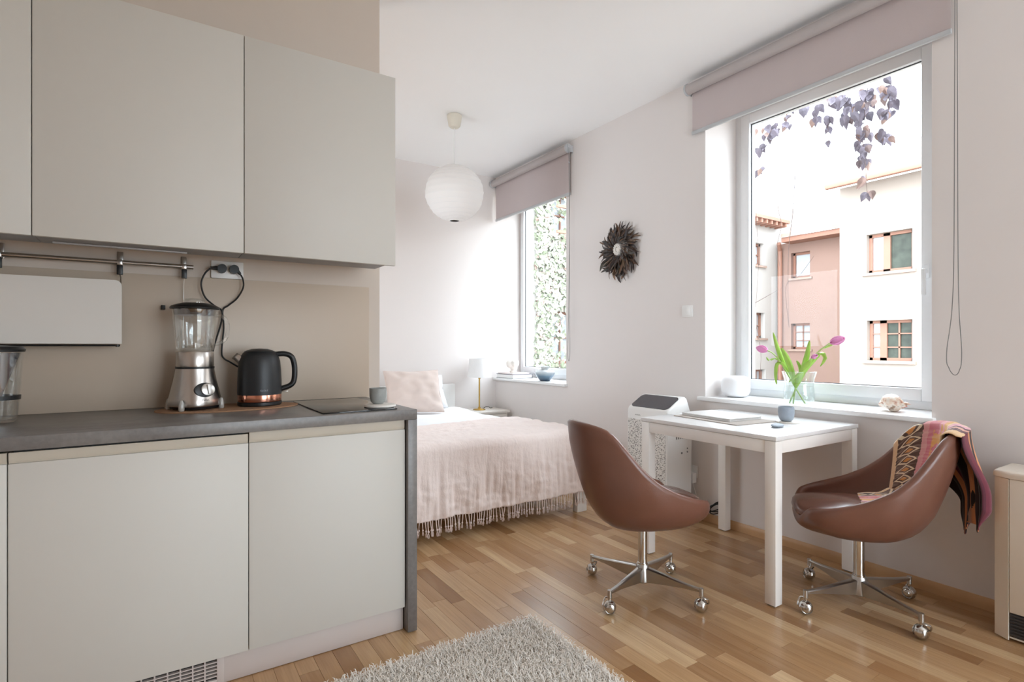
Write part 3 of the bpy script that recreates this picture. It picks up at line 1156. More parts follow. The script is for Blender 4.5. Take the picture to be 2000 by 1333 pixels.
def disc(bm, c, ru, rv_, h, n=32, su=0.0):
    A = [bm.verts.new(c + tu * (ru * cos(2 * pi * i / n) + su) + tv * rv_ * sin(2 * pi * i / n) - nrm * .012) for i in range(n)]
    B = [bm.verts.new(c + tu * (ru * cos(2 * pi * i / n) + su) + tv * rv_ * sin(2 * pi * i / n) + nrm * h) for i in range(n)]
    D = [bm.verts.new(c + tu * (ru * .86 * cos(2 * pi * i / n) + su) + tv * rv_ * .86 * sin(2 * pi * i / n) + nrm * (h + .002)) for i in range(n)]
    for P_, Q_ in ((A, B), (B, D)):
        for i in range(n):
            bm.faces.new((P_[i], P_[(i + 1) % n], Q_[(i + 1) % n], Q_[i]))
    bm.faces.new(D)
    bm.faces.new(A[::-1])
    return bm
dp = obj('dial_plate', disc(NB(), c0, .038, .028, .004), MT['black'], t, local=True)
dl = obj('dial', disc(NB(), c0, .0255, .0245, .012, su=.008), MT['satin'], t, local=True)
bm = NB()
cc = c0 + nrm * .014 + tu * .008
for (s_, e_, w_) in ((-.010, .016, .0016),):
    for sgn in (-1, 1):
        pass
P4 = [cc + tv * .018 + tu * .005, cc - tv * .018 + tu * .003, cc - tv * .018 - tu * .003, cc + tv * .018 - tu * .005]
vsA = [bm.verts.new(p) for p in P4]
vsB = [bm.verts.new(p + nrm * .007 - tu * 0) for p in P4]
for i in range(4):
    bm.faces.new((vsA[i], vsA[(i + 1) % 4], vsB[(i + 1) % 4], vsB[i]))
bm.faces.new(vsB)
bm.faces.new(vsA[::-1])
obj('pointer', bm, MT['steel'], dl, local=True)
for a in (-.55, 1.25, 2.6, -1.9):
    p = on_base(a, .03, .004)
    bm = NB()
    b_lathe(bm, [(0, 0), (.009, 0), (.0105, .005), (.0105, .018), (.0085, .032), (.005, .041), (0, .044)], (p.x, p.y, 0), 14)
    obj('foot', bm, MT['clearfoot'], t, local=True)
def letters(bm, c, u_, v_, n_, w, h, cnt):
    """tiny unreadable maker's mark: a row of short strokes"""
    for i in range(cnt):
        o_ = c + u_ * (w * ((i + .5) / cnt - .5))
        for du, dv, hu, hv in ((-.28, 0, .1, .5), (.1, .38, .3, .12), (.1, -.38, .3, .12)):
            if i % 2 and dv > 0:
                continue
            q = o_ + u_ * (du * w / cnt) + v_ * (dv * h)
            a_, b_ = u_ * (hu * w / cnt), v_ * (hv * h)
            V = [bm.verts.new(p_ + n_ * .0006) for p_ in (q - a_ - b_, q + a_ - b_, q + a_ + b_, q - a_ + b_)]
            bm.faces.new(V)
    return bm
MT['mark'] = M('grey_print', (92, 90, 88), .5)
MT['markl'] = M('pale_print', (150, 152, 156), .5)
c1 = on_base(A0, .040, .001)
obj('maker_mark', letters(NB(), c1, tu, Vector((0, 0, 1)), nrm, .028, .006, 5), MT['mark'], t, local=True, smooth=0)

# ---- kettle
t = thing('kettle', 'matt black electric kettle with copper band', 'kettle', (.368, 2.520, ZM))
obj('power_base', b_lathe(NB(), [(0, 0), (.082, 0), (.086, .004), (.086, .015), (.080, .018), (0, .018)], n=40), MT['black'], t, local=True)
obj('copper_band', b_lathe(NB(), [(0, .018), (.085, .018), (.0855, .020), (.0855, .044), (.085, .046), (0, .046)], n=40), MT['copper'], t, local=True)
obj('body', b_lathe(NB(), [(0, .046), (.0855, .046), (.0862, .06), (.0855, .10), (.0835, .15), (.080, .185), (.074, .205), (.064, .221), (.050, .231), (.030, .237), (0, .239)], n=48), MT['matte'], t, local=True)
obj('lid_seam', b_lathe(NB(), [(.0585, .2272), (.0600, .2266), (.0595, .2248), (.0575, .2252)], n=40), MT['black'], t, local=True)
# handle on the right
hp = spline([(.060, 0, .214), (.095, 0, .216), (.122, 0, .206), (.134, 0, .180), (.138, 0, .140), (.134, 0, .098), (.118, 0, .078), (.082, 0, .066)], 36)
bm = b_tube(NB(), hp, .0115, 12)
for v in bm.verts:
    v.co.y *= 1.15
h_ = obj('handle', bm, MT['black'], t, local=True)
h_.rotation_euler = (0, 0, -.15)
# spout on the left
bm = NB()
sp = [(-.066, .175, .030), (-.082, .196, .026), (-.098, .214, .020), (-.106, .220, .013)]
rows = []
for (x_, z_, hw) in sp:
    rows.append([bm.verts.new((x_ + .020 * abs(s_) ** 2, s_ * hw, z_ - .022 * (1 - abs(s_) ** 2))) for s_ in (-1, -.6, -.2, .2, .6, 1)])
for Aa, Bb in zip(rows, rows[1:]):
    for i in range(5):
        bm.faces.new((Aa[i], Aa[i + 1], Bb[i + 1], Bb[i]))
s_ = obj('spout', bm, MT['steel'], t, local=True, solid=.002)
s_.rotation_euler = (0, 0, -.15)
s_ = boxo('switch', (.083, -.008, .052), (.112, .008, .057), MT['steel'], t, .002, local=True)
s_.rotation_euler = (0, 0, -.15)
A1 = .05
n1 = Vector((sin(A1), -cos(A1), 0))
obj('maker_mark', letters(NB(), Vector((0, 0, .066)) + n1 * .0866, Vector((cos(A1), sin(A1), 0)), Vector((0, 0, 1)), n1, .030, .0055, 5), MT['markl'], t, local=True, smooth=0)

# ---- hob, cup on coaster
tag(boxo('hob', (.520, 2.085, HC + .0003), (.812, 2.610, HC + .0055), MT['hob'], None, .0015), 'black glass induction hob set on the grey worktop', 'hob')
ZH = HC + .006
t = tag(obj('coaster', b_lathe(NB(), [(0, 0), (.060, 0), (.064, .004), (.062, .010), (.055, .012), (0, .012)], (.770, 2.168, ZH), 36), MT['offceramic']), 'off-white round coaster on the corner of the hob', 'coaster')
bm = b_lathe(NB(), [(0, 0), (.020, 0), (.029, .010), (.034, .030), (.0345, .064), (.0325, .064), (.032, .030), (.027, .012), (0, .009)], (.764, 2.178, ZH + .0125), 32)
tag(obj('cup', bm, MT['greyceramic']), 'small grey ceramic cup on the coaster beside the hob', 'cup')

# ---- water jug cut by the left picture edge
t = thing('water_jug', 'clear filter jug with dark lid at the left picture edge', 'jug', (-.462, 2.43, HC))
ov = lambda a, z: 1 + .12 * cos(2 * a)
obj('jug_body', b_lathe(NB(), [(0, .004), (.060, .004), (.066, .012), (.074, .12), (.080, .235), (.077, .235), (.071, .12), (.063, .015), (0, .010)], n=36, fn=ov), MT['glass'], t, local=True)
obj('filter_funnel', b_lathe(NB(), [(0, .075), (.030, .078), (.034, .10), (.060, .19), (.073, .232), (.070, .232), (.056, .19), (0, .12)], n=36, fn=ov), M('smoky_plastic', (92, 92, 98), .2), t, local=True)
obj('band', b_lathe(NB(), [(.0715, .078), (.0735, .078), (.0742, .092), (.0722, .092)], n=36, fn=ov), MT['black'], t, local=True)
obj('lid', b_lathe(NB(), [(0, .236), (.083, .236), (.085, .244), (.078, .254), (0, .260)], n=36, fn=ov), MT['black'], t, local=True)
hh = obj('handle', b_tube(NB(), spline([(.086, 0, .235), (.115, 0, .225), (.122, 0, .15), (.112, 0, .06), (.078, 0, .045)], 20), .009, 8), MT['glass'], t, local=True)
hh.rotation_euler = (0, 0, -2.2)

# ================================================================== BEDROOM
BX0, BX1, BY0, BY1, BZ = .98, 2.50, 2.90, 4.93, .535
bed = thing('bed', 'white wooden double bed under the pink throw', 'bed', (1.74, 3.9, 0))
boxo('headboard', (BX0 - .03, 4.895, .18), (2.515, 4.935, .770), MT['bedwood'], bed, .004)
boxo('side_rail', (2.455, 2.93, .20), (2.49, 4.895, .34), MT['bedwood'], bed, .003)
boxo('side_rail', (BX0, 2.93, .20), (BX0 + .035, 4.895, .34), MT['bedwood'], bed, .003)
boxo('foot_rail', (BX0, 2.925, .20), (2.49, 2.955, .34), MT['bedwood'], bed, .003)
for (lx, ly) in ((2.43, 2.895), (BX0 - .01, 2.895), (2.43, 4.83), (BX0 - .01, 4.83)):
    boxo('leg', (lx, ly, 0), (lx + .085, ly + .05, .20), MT['bedwood'], bed, .003)
boxo('slat_base', (BX0 + .035, 2.955, .25), (2.455, 4.895, .29), MT['bedwood'], bed, .003)
tag(boxo('mattress', (BX0 + .03, 2.935, .345), (2.465, 4.88, BZ - .025), MT['sheet'], None, .04, 4), 'white mattress on the double bed', 'mattress')


def wr(x, y, s=1.0):
    return noise.noise(Vector((x * 3 * s, y * 3 * s, 1.3)))


def duvet_f(u, v):
    x = .90 + u * (2.515 - .90)
    y = 3.30 + v * (4.80 - 3.30)
    e = max(0, (x - 2.40) / .115)
    z = BZ + .012 + .018 * wr(x, y) + .008 * wr(x, y, 3) - .10 * smooth01(e) ** 1.5
    z -= .02 * smooth01((.1 - v) / .1) + .03 * smooth01((v - .93) / .07)
    return Vector((x - .03 * smooth01(e), y, z))


tag(obj('duvet', b_grid(NB(), duvet_f, 60, 60), MT['sheet'], None, smooth=180, solid=.02), 'smooth white cotton duvet on the bed between pillows and pink throw', 'duvet')

# ---- pink throw: lies over the foot half, hangs over the foot end and window side
TZ = BZ + .038
FOOT = .465 - .035        # drop at the foot end
throw = thing('throw_blanket', 'pale pink linen throw with fringe hanging over the foot of the bed', 'blanket', (1.7, 3.2, .1))
XE, YE = 2.455, 2.945
RD = .05


def over(d):
    """how far out and down a sheet goes after passing an edge by d"""
    q = RD * pi / 2
    if d <= 0:
        return 0.0, 0.0
    if d < q:
        a = d / RD
        return RD * sin(a), RD * (1 - cos(a))
    return RD, RD + (d - q)


YT = 3.68
LT = YT - YE + FOOT + .03
WT0, WT1 = .93, XE + .46


def throw_f(u, v):
    x = WT0 + u * (WT1 - WT0)
    y = YT - v * LT - .05 * (noise.noise(Vector((u * 4, 0, 5))) if v < .3 else 0)
    dx, dy = x - XE, YE - y
    ox, zx = over(dx)
    oy, zy = over(dy)
    drop = max(zx, zy) if (zx > 0 and zy > 0) else zx + zy
    px_ = min(x, XE) + ox
    py_ = max(y, YE) - oy
    k_ = smooth01(zy / .4)
    kx = smooth01(zx / .4)
    # vertical folds growing towards the hem
    f = sin(x * 21 + 1.5 * sin(x * 7)) * .007 + noise.noise(Vector((x * 13, 2.0, y * 1.6))) * .018 + .016 * noise.noise(Vector((x * 30, 7.0, y * 3.5))) + .007 * noise.noise(Vector((x * 62, 9.0, y * 7)))
    py_ -= k_ * (f + .012)
    px_ += kx * (sin(y * 24) * .012 + .012)
    top = 1 - max(smooth01(zy / .06), smooth01(zx / .06))
    crease = .0
    for (cx_, cy_, a, L_, h_) in ((1.75, 3.50, .15, .30, .010), (1.50, 3.40, .1, .35, .012), (1.62, 3.30, .25, .28, .009), (2.2, 3.55, -.1, .3, .009), (2.05, 3.2, .5, .2, .007), (2.3, 3.35, .3, .18, .008)):
        du = (x - cx_) * cos(a) + (y - cy_) * sin(a)
        dv = -(x - cx_) * sin(a) + (y - cy_) * cos(a)
        crease += h_ * math.exp(-(du / L_) ** 2 - (dv / .018) ** 2)
    # shallow diagonal creases of crumpled linen
    mic = .0035 * noise.noise(Vector((x * 22, y * 22, drop * 22))) + .006 * noise.noise(Vector((x * 9 + 3, y * 9, drop * 6)))
    z = TZ + top * (.010 * wr(x + 5, y) + crease + .004 * noise.noise(Vector((x * 16, y * 16, 0)))) - drop
    return Vector((px_, py_ - k_ * mic * 2, z + mic))


th = obj('cloth', b_grid(NB(), throw_f, 260, 150), MT['pink'], throw, smooth=180, solid=.006)
# fringe: knotted tassels along the foot hem
bm = NB()
def tas(bm, z0, z1, r):
    b_tube(bm, [(0, 0, z0), (.0012, 0, z0 * .6 + z1 * .4), (-.0008, .001, z1)], lambda t_: r * (1 - .25 * t_), 5)
tas(bm, .006, -.058, .0032)
b_ball(bm, (-.0005, 0, -.052), .0058, (1, 1, 1.1), 7, 5)
for a in range(4):
    b_tube(bm, [(-.0005, 0, -.055), (.005 * cos(a * 1.57), .005 * sin(a * 1.57), -.072), (.0042 * cos(a * 1.57 + .5), .0042 * sin(a * 1.57 + .5), -.086)], lambda t_: .0016 * (1 - .4 * t_), 4)
tassel0 = obj('tassel', bm, MT['fringe'], throw, local=True)
rt = random.Random(2)
u = (1.13 - WT0) / (WT1 - WT0)
i = 0
W0 = Vector(throw.location)
while True:
    x_ = 1.13 + i * .0178
    if x_ > XE + .035:
        break
    p = throw_f((x_ - WT0) / (WT1 - WT0), 1.0) - W0
    rot = (rt.uniform(-.12, .12), rt.uniform(-.16, .16), rt.uniform(0, 6))
    sc = rt.uniform(.88, 1.12)
    if i == 0:
        tassel0.location, tassel0.rotation_euler, tassel0.scale = p, rot, (sc,) * 3
    else:
        clone(tassel0, throw, p, rot, (sc,) * 3)
    i += 1


# ---- pillows
def pillow(name, label, cx_, cy_, w, h, th_, lean, rz, mat, seam=True, zbase=BZ + .03, seed=0):
    t = thing(name, label, 'pillow', (cx_, cy_, zbase), rz)
    bm = NB()
    nu, nv = 34, 30
    for side in (-1, 1):
        def f(u_, v_):
            a, b = 2 * u_ - 1, 2 * v_ - 1
            edge = (1 - abs(a) ** 2.6) * (1 - abs(b) ** 2.6)
            pin = 1 - .07 * (1 - abs(b)) * abs(a) ** 3
            pin2 = 1 - .07 * (1 - abs(a)) * abs(b) ** 3
            d = th_ * max(0, edge) ** .55 * side
            wv = .017 * noise.noise(Vector((a * 3 + seed, b * 3, side))) + .007 * sin(9 * atan2(b, a) + seed) * (max(abs(a), abs(b)) ** 4) * (1 - max(abs(a), abs(b)) ** 8)
            X, Z = a * w / 2 * pin, b * h / 2 * pin2 + h / 2
            Y = d + wv
            return Vector((X, Y * cos(lean) + Z * sin(lean), Z * cos(lean) - Y * sin(lean)))
        b_grid(bm, f, nu, nv)
    bmesh.ops.remove_doubles(bm, verts=bm.verts[:], dist=.0012)
    obj('cover', bm, mat, t, local=True, smooth=180)
    if seam:
        pts = []
        for k_ in range(80):
            q = k_ / 80 * 4
            s_ = q % 1 * 2 - 1
            a, b = ((s_, -1), (1, s_), (-s_, 1), (-1, -s_))[int(q)]
            pin = 1 - .07 * (1 - abs(b)) * abs(a) ** 3
            pin2 = 1 - .07 * (1 - abs(a)) * abs(b) ** 3
            X, Z = a * w / 2 * pin, b * h / 2 * pin2 + h / 2
            pts.append((X, Z * sin(lean), Z * cos(lean)))
        obj('piping', b_tube(NB(), pts, .003, 6, closed=True), mat, t, local=True)
    return t


pillow('pillow', 'blush linen pillow leaning in front at the head of the bed', 1.89, 4.40, .50, .405, .08, .46, -.12, MT['pinkpillow'], seed=1)
pillow('pillow', 'plain white pillow between the blush pillow and the headboard', 2.04, 4.665, .56, .33, .07, .42, .0, MT['sheet'], seed=4)

# ---- nightstand with lamp
t = thing('nightstand', 'white-washed nightstand between bed and window wall', 'nightstand', (2.79, 4.77, 0))
boxo('top', (2.585, 4.60, .480), (2.985, 4.945, .503), MT['washed'], t, .004)
boxo('body', (2.605, 4.625, .06), (2.965, 4.935, .479), MT['washed'], t, .003)
dr_ = boxo('drawer', (2.625, 4.608, .33), (2.945, 4.6245, .465), MT['washed'], t, .003)
obj('knob', b_cyl(NB(), (2.785, 4.608, .40), (2.785, 4.590, .40), .012, n=14), MT['brass'], dr_)
for lx in (2.605, 2.925):
    for ly in (4.625, 4.895):
        boxo('leg', (lx, ly, 0), (lx + .04, ly + .04, .059), MT['washed'], t, .002)
t = thing('table_lamp', 'brass table lamp with white drum shade on the nightstand', 'lamp', (2.735, 4.79, .5035))
obj('foot', b_lathe(NB(), [(0, 0), (.062, 0), (.063, .004), (.055, .010), (.016, .015), (.010, .03), (0, .03)], n=32), MT['brass'], t, local=True)
obj('stem', b_cyl(NB(), (0, 0, .025), (0, 0, .36), .0075, n=14), MT['brass'], t, local=True)
obj('collar', b_lathe(NB(), [(0, .315), (.013, .315), (.014, .33), (.010, .345), (0, .345)], n=18), MT['brass'], t, local=True)
obj('shade', b_lathe(NB(), [(.123, .330), (.100, .520), (.098, .520), (.121, .330)], n=48), MT['shade'], t, local=True)
obj('spider', b_box(b_box(NB(), (-.11, -.002, .355), (.11, .002, .359)), (-.002, -.11, .355), (.002, .11, .359)), MT['brass'], t, local=True)
obj('cord', b_tube(NB(), spline([(.03, -.02, .012), (.07, -.02, .03), (.11, .0, .022), (.15, .03, .006), (.20, .08, .004)], 24), .0025, 6), MT['dark'], t, local=True)

# ---- things on the bedroom sill
ZS = .8155
def book(label, x0, x1, y0, y1, z0, h, mat, rz=0):
    c = ((x0 + x1) / 2, (y0 + y1) / 2, z0)
    t = thing('book', label, 'book', c, rz)
    hx, hy = (x1 - x0) / 2, (y1 - y0) / 2
    boxo('cover', (-hx, -hy, 0), (hx, hy, .003), mat, t, .0008, local=True)
    boxo('cover', (-hx, -hy, h - .003), (hx, hy, h), mat, t, .0008, local=True)
    boxo('spine', (hx - .003, -hy, .003), (hx, hy, h - .003), mat, t, .0005, local=True)
    boxo('pages', (-hx + .004, -hy + .004, .0031), (hx - .0035, hy - .004, h - .0031), MT['white'], t, 0, local=True)
MT['navy'] = M('dark_navy_cover', (70, 74, 92), .5)
MT['rose'] = M('pale_pink_cover', (228, 206, 202), .5)
book('thick white book with dark cover lying on the bedroom sill', 3.02, 3.27, 4.62, 4.92, ZS, .042, MT['navy'], .05)
book('thin pale pink book on top of the dark covered book', 3.03, 3.25, 4.64, 4.91, ZS + .0425, .014, MT['rose'], .02)
t = thing('sculpture', 'small white bubble-shaped sculpture standing on the books', 'sculpture', (3.13, 4.77, ZS + .057))
bm = NB()
b_ball(bm, (-.014, .022, .090), .050, (1, 1, 1), 24, 14)
b_ball(bm, (.004, -.032, .096), .042, (1, 1, 1), 22, 12)
b_ball(bm, (.004, -.004, .045), .037, (1, 1, .95), 20, 12)
obj('bubbles', bm, MT['offceramic'], t, local=True, smooth=180)
obj('base', b_lathe(NB(), [(0, .0005), (.034, .0005), (.037, .008), (.030, .022), (0, .026)], n=24), MT['offceramic'], t, local=True)
k = Nodes('blue_fade_glass')
zz = k.n('ShaderNodeSeparateXYZ')
k.l(k.objco(), zz.inputs[0])
cc_ = k.ramp(k.math('DIVIDE', zz.outputs[2], .135), [(0, lin((52, 72, 92))), (.35, lin((104, 132, 152))), (.6, lin((188, 200, 206))), (1, lin((206, 208, 206)))])
k.bsdf(color=cc_, rough=.08, spec=.6, coat=.3)
MT['fade'] = k.m
bm = b_lathe(NB(), [(0, 0), (.046, 0), (.052, .006), (.078, .040), (.094, .072), (.095, .085), (.080, .100), (.045, .110), (.036, .116), (.038, .124), (.050, .140), (.047, .141), (.034, .124), (.032, .116), (.042, .107), (.076, .096), (.090, .084), (.089, .072), (.073, .040), (.045, .010), (0, .008)], (3.10, 4.17, ZS), 40)
o = obj('glass_vase', bm, MT['fade'], None)
o.data.transform(Matrix.Translation((-3.10, -4.17, -ZS)))
o.location = (3.10, 4.17, ZS)
tag(o, 'squat blue and white glass vase on the bedroom sill', 'vase')

# ---- paper lantern
PC = Vector((1.938, 3.782, 0))
t = thing('pendant_lamp', 'white ribbed paper lantern hanging from the ceiling', 'pendant lamp', (PC.x, PC.y, ZC))
obj('ceiling_cup', b_lathe(NB(), [(0, -.001), (.052, -.001), (.058, -.006), (.056, -.030), (.046, -.085), (.034, -.098), (.010, -.102), (0, -.102)], n=28), M('cream_plastic', (222, 216, 202), .5), t, local=True)
obj('cord', b_cyl(NB(), (0, 0, -.10), (0, 0, -.42), .0035, n=8), MT['white'], t, local=True)
RS, ZS0 = .226, -.608
prof = []
N = 15
rl = random.Random(4)
cuts = [0]
for i in range(N):
    cuts.append(cuts[-1] + rl.uniform(.8, 1.25))
cuts = [.09 * pi + c / cuts[-1] * .86 * pi for c in cuts]
for i, (a, b) in enumerate(zip(cuts, cuts[1:])):
    for s_ in (0, .25, .5, .75):
        an = a + (b - a) * s_
        dip = -.0020 * sin(pi * s_)
        prof.append(((RS + dip) * sin(an), ZS0 + (.216 + dip) * cos(an)))
prof.append((RS * sin(cuts[-1]), ZS0 + .216 * cos(cuts[-1])))
wob = lambda a, z: 1 + .006 * sin(3 * a + z * 40) + .004 * sin(7 * a - z * 60)
sh = obj('paper_shade', b_lathe(NB(), prof, n=64, fn=wob), M('white_paper', (236, 232, 229), .8, var=.02), t, local=True, smooth=180)
for an in cuts[::1]:
    r_, z_ = RS * sin(an) + .0005, ZS0 + .216 * cos(an)
    obj('rib', b_tube(NB(), [(r_ * cos(2 * pi * i / 64) * wob(2 * pi * i / 64, z_), r_ * sin(2 * pi * i / 64) * wob(2 * pi * i / 64, z_), z_) for i in range(64)], .0009, 4, closed=True), MT['white'], sh, local=True)
obj('wire_frame', b_tube(NB(), spline([(-.07, 0, -.402), (-.03, 0, -.45), (0, 0, -.43), (.03, 0, -.45), (.07, 0, -.402)], 20), .0015, 5), MT['steel'], t, local=True)


# ---- roller blinds
def blind(label, y0, y1, zt, zb, tr, chain_y, chain_z, xb=2.985, bob=False, spread=.012):
    """roller in front, cloth dropping from the wall side of it"""
    t = thing('roller_blind', label, 'blind', (xb, (y0 + y1) / 2, zt))
    obj('roller', b_cyl(NB(), (xb, y0 + .014, zt), (xb, y1 - .012, zt), tr, n=32), MT['blindtube'], t)
    for yy, s_ in ((y0, 1), (y1, -1)):
        br = obj('end_cap', b_cyl(NB(), (xb, yy, zt), (xb, yy + s_ * .0125, zt), tr + .005, n=28), MT['alu'], t)
        boxo('bracket', (xb - .012, min(yy, yy - s_ * .004), zt - .03), (XW - .0005, max(yy, yy - s_ * .004), zt + .03), MT['alu'], t, .001)
    xf = xb + tr - .002
    obj('fabric', b_box(NB(), (xf - .0008, y0 + .020, zb + .018), (xf + .0008, y1 - .02, zt)), MT['blind'], t, smooth=0)
    obj('bottom_rail', b_box(NB(), (xf - .008, y0 + .018, zb), (xf + .008, y1 - .016, zb + .024), .004), MT['alu'], t)
    c = chain_y - .008
    w = spread
    pts = [(xb - .012, c - .007, zt), (xb - .008, c - .008, zt - .6), (xb - .004, c - .010, chain_z + .40), (xb - .004, c - w, chain_z + .10), (xb - .004, c - w * .6, chain_z + .02), (xb - .004, c + w * .2, chain_z),
           (xb - .004, c + w * 1.1, chain_z + .03), (xb - .004, c + w * 1.5, chain_z + .10), (xb, c + .010, chain_z + .40), (xb + .006, c + .007, zt - .6), (xb + .012, c + .007, zt)]
    ch = obj('chain', b_tube(NB(), spline(pts, 90), .0017, 6), MT['chain'], t)
    if bob:
        obj('chain_joint', b_ball(NB(), (xb - .011, c - .008, zt - .13), .006, n=8, m=6), MT['alu'], ch)
    return t


blind('wide mauve-grey roller blind above the large window', .958, 2.420, 2.866, 2.566, .034, .958, 1.02, spread=.022)
blind('narrow mauve-grey roller blind above the bedroom window', 3.675, 4.945, 2.862, 2.466, .034, 3.672, 1.02, bob=True)

# ---- feather wreath, switch
WC = Vector((XW, 3.075, 1.895))
wr_ = thing('feather_wreath', 'dark brown feather wreath with white centre on the wall between the windows', 'wreath', WC)
k = Nodes('feathers')
fc = k.ramp(k.rnd(), [(0, lin((44, 36, 34))), (.35, lin((62, 46, 40))), (.55, lin((88, 60, 44))), (.7, lin((128, 92, 62))), (.8, lin((70, 64, 46))), (.9, lin((50, 44, 50))), (1, lin((150, 116, 88)))])
nz_ = k.noise(60, 3, k.objco())
fc = k.mix(k.math('MULTIPLY', nz_.outputs[0], .5), fc, lin((40, 32, 30)))
k.bsdf(color=fc, rough=.5, sheen=.2)
MT['feather'] = k.m
f_protos = []
for (curl, wd) in ((.012, .0085), (-.010, .0100), (.004, .0070)):
    bm = NB()
    b_strip(bm, [(0, 0, 0), (-.008, curl * .5, .022), (-.013, curl, .048), (-.012, curl * .8, .074), (-.006, -curl * .2, .096), (.001, -curl * 1.3, .112)], lambda t_: wd * (sin(pi * min(1, t_ * .92 + .06)) ** .8) + .0006, (0, 1, 0), .25)
    f_protos.append(obj('feather', bm, MT['feather'], wr_, local=True, smooth=180))
rw = random.Random(6)
cnt = 0
obj('hoop', b_tube(NB(), [(-.012, .095 * cos(2 * pi * i / 40), .095 * sin(2 * pi * i / 40)) for i in range(40)], .012, 8, closed=True), MT['feather'], wr_, local=True)
for ring, (n_, r0, swirl, dx, sc0) in enumerate(((66, .112, .30, -.006, 1.0), (66, .092, .42, -.020, .95), (60, .070, .55, -.032, .86), (44, .050, .70, -.042, .66))):
    for i in range(n_):
        a = 2 * pi * (i + rw.uniform(-.4, .4)) / n_
        # combed outwards with a swirl, everything drooping a little
        d_ = Vector((cos(a + swirl), sin(a + swirl))) + Vector((0, -.38 if sin(a) < .3 else -.08))
        ang = atan2(d_.y, d_.x) + rw.gauss(0, .22)
        s_ = sc0 * (1.12 if sin(a) < -.35 else .92) * rw.uniform(.8, 1.15)
        loc = (dx - rw.uniform(0, .012), r0 * cos(a), r0 * sin(a))
        rot = (Matrix.Rotation(ang - pi / 2, 4, 'X') @ Matrix.Rotation(rw.uniform(-.45, .05), 4, 'Y') @ Matrix.Rotation(rw.uniform(-.7, .7), 4, 'Z')).to_euler()
        src = f_protos[cnt % 3]
        if cnt < 3:
            src.location, src.rotation_euler, src.scale = loc, rot, (s_,) * 3
        else:
            clone(src, wr_, loc, rot, (s_,) * 3)
        cnt += 1
ros = obj('rosette', b_tube(NB(), [(-.058, .022 * cos(2 * pi * i / 32), .026 * sin(2 * pi * i / 32)) for i in range(32)], .007, 8, closed=True), MT['offceramic'], wr_, local=True)
for i in range(14):
    a = 2 * pi * i / 14
    bm = b_ball(NB(), (-.058, .034 * cos(a), .038 * sin(a)), .0085, (.5, 1, 1), 8, 6)
    obj('petal', bm, MT['offceramic'], ros, local=True)
obj('centre', b_ball(NB(), (-.052, 0, 0), .016, (.5, 1, 1.1), 14, 8), MT['offceramic'], ros, local=True)

t = thing('light_switch', 'white square light switch beside the large window', 'switch', (XW, 2.449, 1.385))
boxo('plate', (XW - .009, 2.405, 1.345), (XW - .0005, 2.495, 1.427), MT['white'], t, .003)
boxo('rocker', (XW - .013, 2.418, 1.357), (XW - .0091, 2.482, 1.415), MT['white'], t, .0015)

# ================================================================== TABLE AND CHAIRS
TX0, TX1, TY0, TY1, TZT = 2.262, 2.998, 1.358, 2.150, .752
t = thing('dining_table', 'square white table below the large window', 'table', ((TX0 + TX1) / 2, (TY0 + TY1) / 2, 0))
boxo('top', (TX0, TY0, TZT - .020), (TX1, TY1, TZT), MT['tabletop'], t, .0025)
LG = .052
for lx in (TX0 + .004, TX1 - .004 - LG):
    for ly in (TY0 + .004, TY1 - .004 - LG):
        l_ = boxo('leg', (lx, ly, .006), (lx + LG, ly + LG, TZT - .0225), MT['table'], t, .0025)
        boxo('foot_glide', (lx + .008, ly + .008, 0), (lx + LG - .008, ly + LG - .008, .0055), MT['chain'], l_, .001)
za, zb = TZT - .078, TZT - .0225
ax = LG + .004
for (lo, hi) in (((TX0 + .007, TY0 + ax + .001, za), (TX0 + .030, TY1 - ax - .001, zb)), ((TX1 - .030, TY0 + ax + .001, za), (TX1 - .007, TY1 - ax - .001, zb)),
                 ((TX0 + ax + .001, TY0 + .007, za), (TX1 - ax - .001, TY0 + .030, zb)), ((TX0 + ax + .001, TY1 - .030, za), (TX1 - ax - .001, TY1 - .007, zb))):
    boxo('apron', lo, hi, MT['table'], t, .0015)
ZT = TZT + .0005

# ---- things on the table
def slab_quad(name, lab, cat, corners, z0, h, mat, edge=None):
    pass
t = thing('laptop_sleeve', 'flat grey-brown felt sleeve under the closed laptop', 'sleeve', (2.60, 1.86, ZT), .0)
bm = b_prism(NB(), rrect(-.165, .150, -.225, .215, .012), 2, 0, .004)
o = obj('felt', bm, MT['felt'], t, local=True)
o.rotation_euler = (0, 0, -.10)
t = thing('laptop', 'closed silver-white laptop lying on the table', 'laptop', (2.618, 1.895, ZT + .0045), -.10)
obj('lower_case', b_prism(NB(), rrect(-.125, .125, -.170, .170, .014), 2, 0, .008), MT['tin'], t, local=True)
obj('gap', b_prism(NB(), rrect(-.122, .122, -.167, .167, .012), 2, .008, .0092), MT['dark'], t, local=True)
obj('screen_lid', b_prism(NB(), rrect(-.125, .125, -.170, .170, .014), 2, .0092, .0145), MT['tin'], t, local=True)
o = tag(obj('coaster', b_lathe(NB(), [(0, 0), (.058, 0), (.060, .003), (.058, .007), (0, .007)], (2.742, 1.578, ZT), 36), MT['offceramic']), 'pale round coaster under the blue-grey cup', 'coaster')
bm = b_lathe(NB(), [(0, 0), (.022, 0), (.030, .006), (.037, .025), (.039, .050), (.037, .074), (.0345, .074), (.036, .050), (.034, .027), (.026, .011), (0, .009)], (2.738, 1.588, ZT + .0075), 36)
tag(obj('cup', bm, MT['bluegrey']), 'blue-grey ceramic cup without handle on the table', 'cup')
bm = b_ball(NB(), (0, 0, .0085), .0085, (6.2, 3.4, 1.0), 20, 10)
for v in bm.verts:
    v.co.x *= 1 + .15 * v.co.y / .03
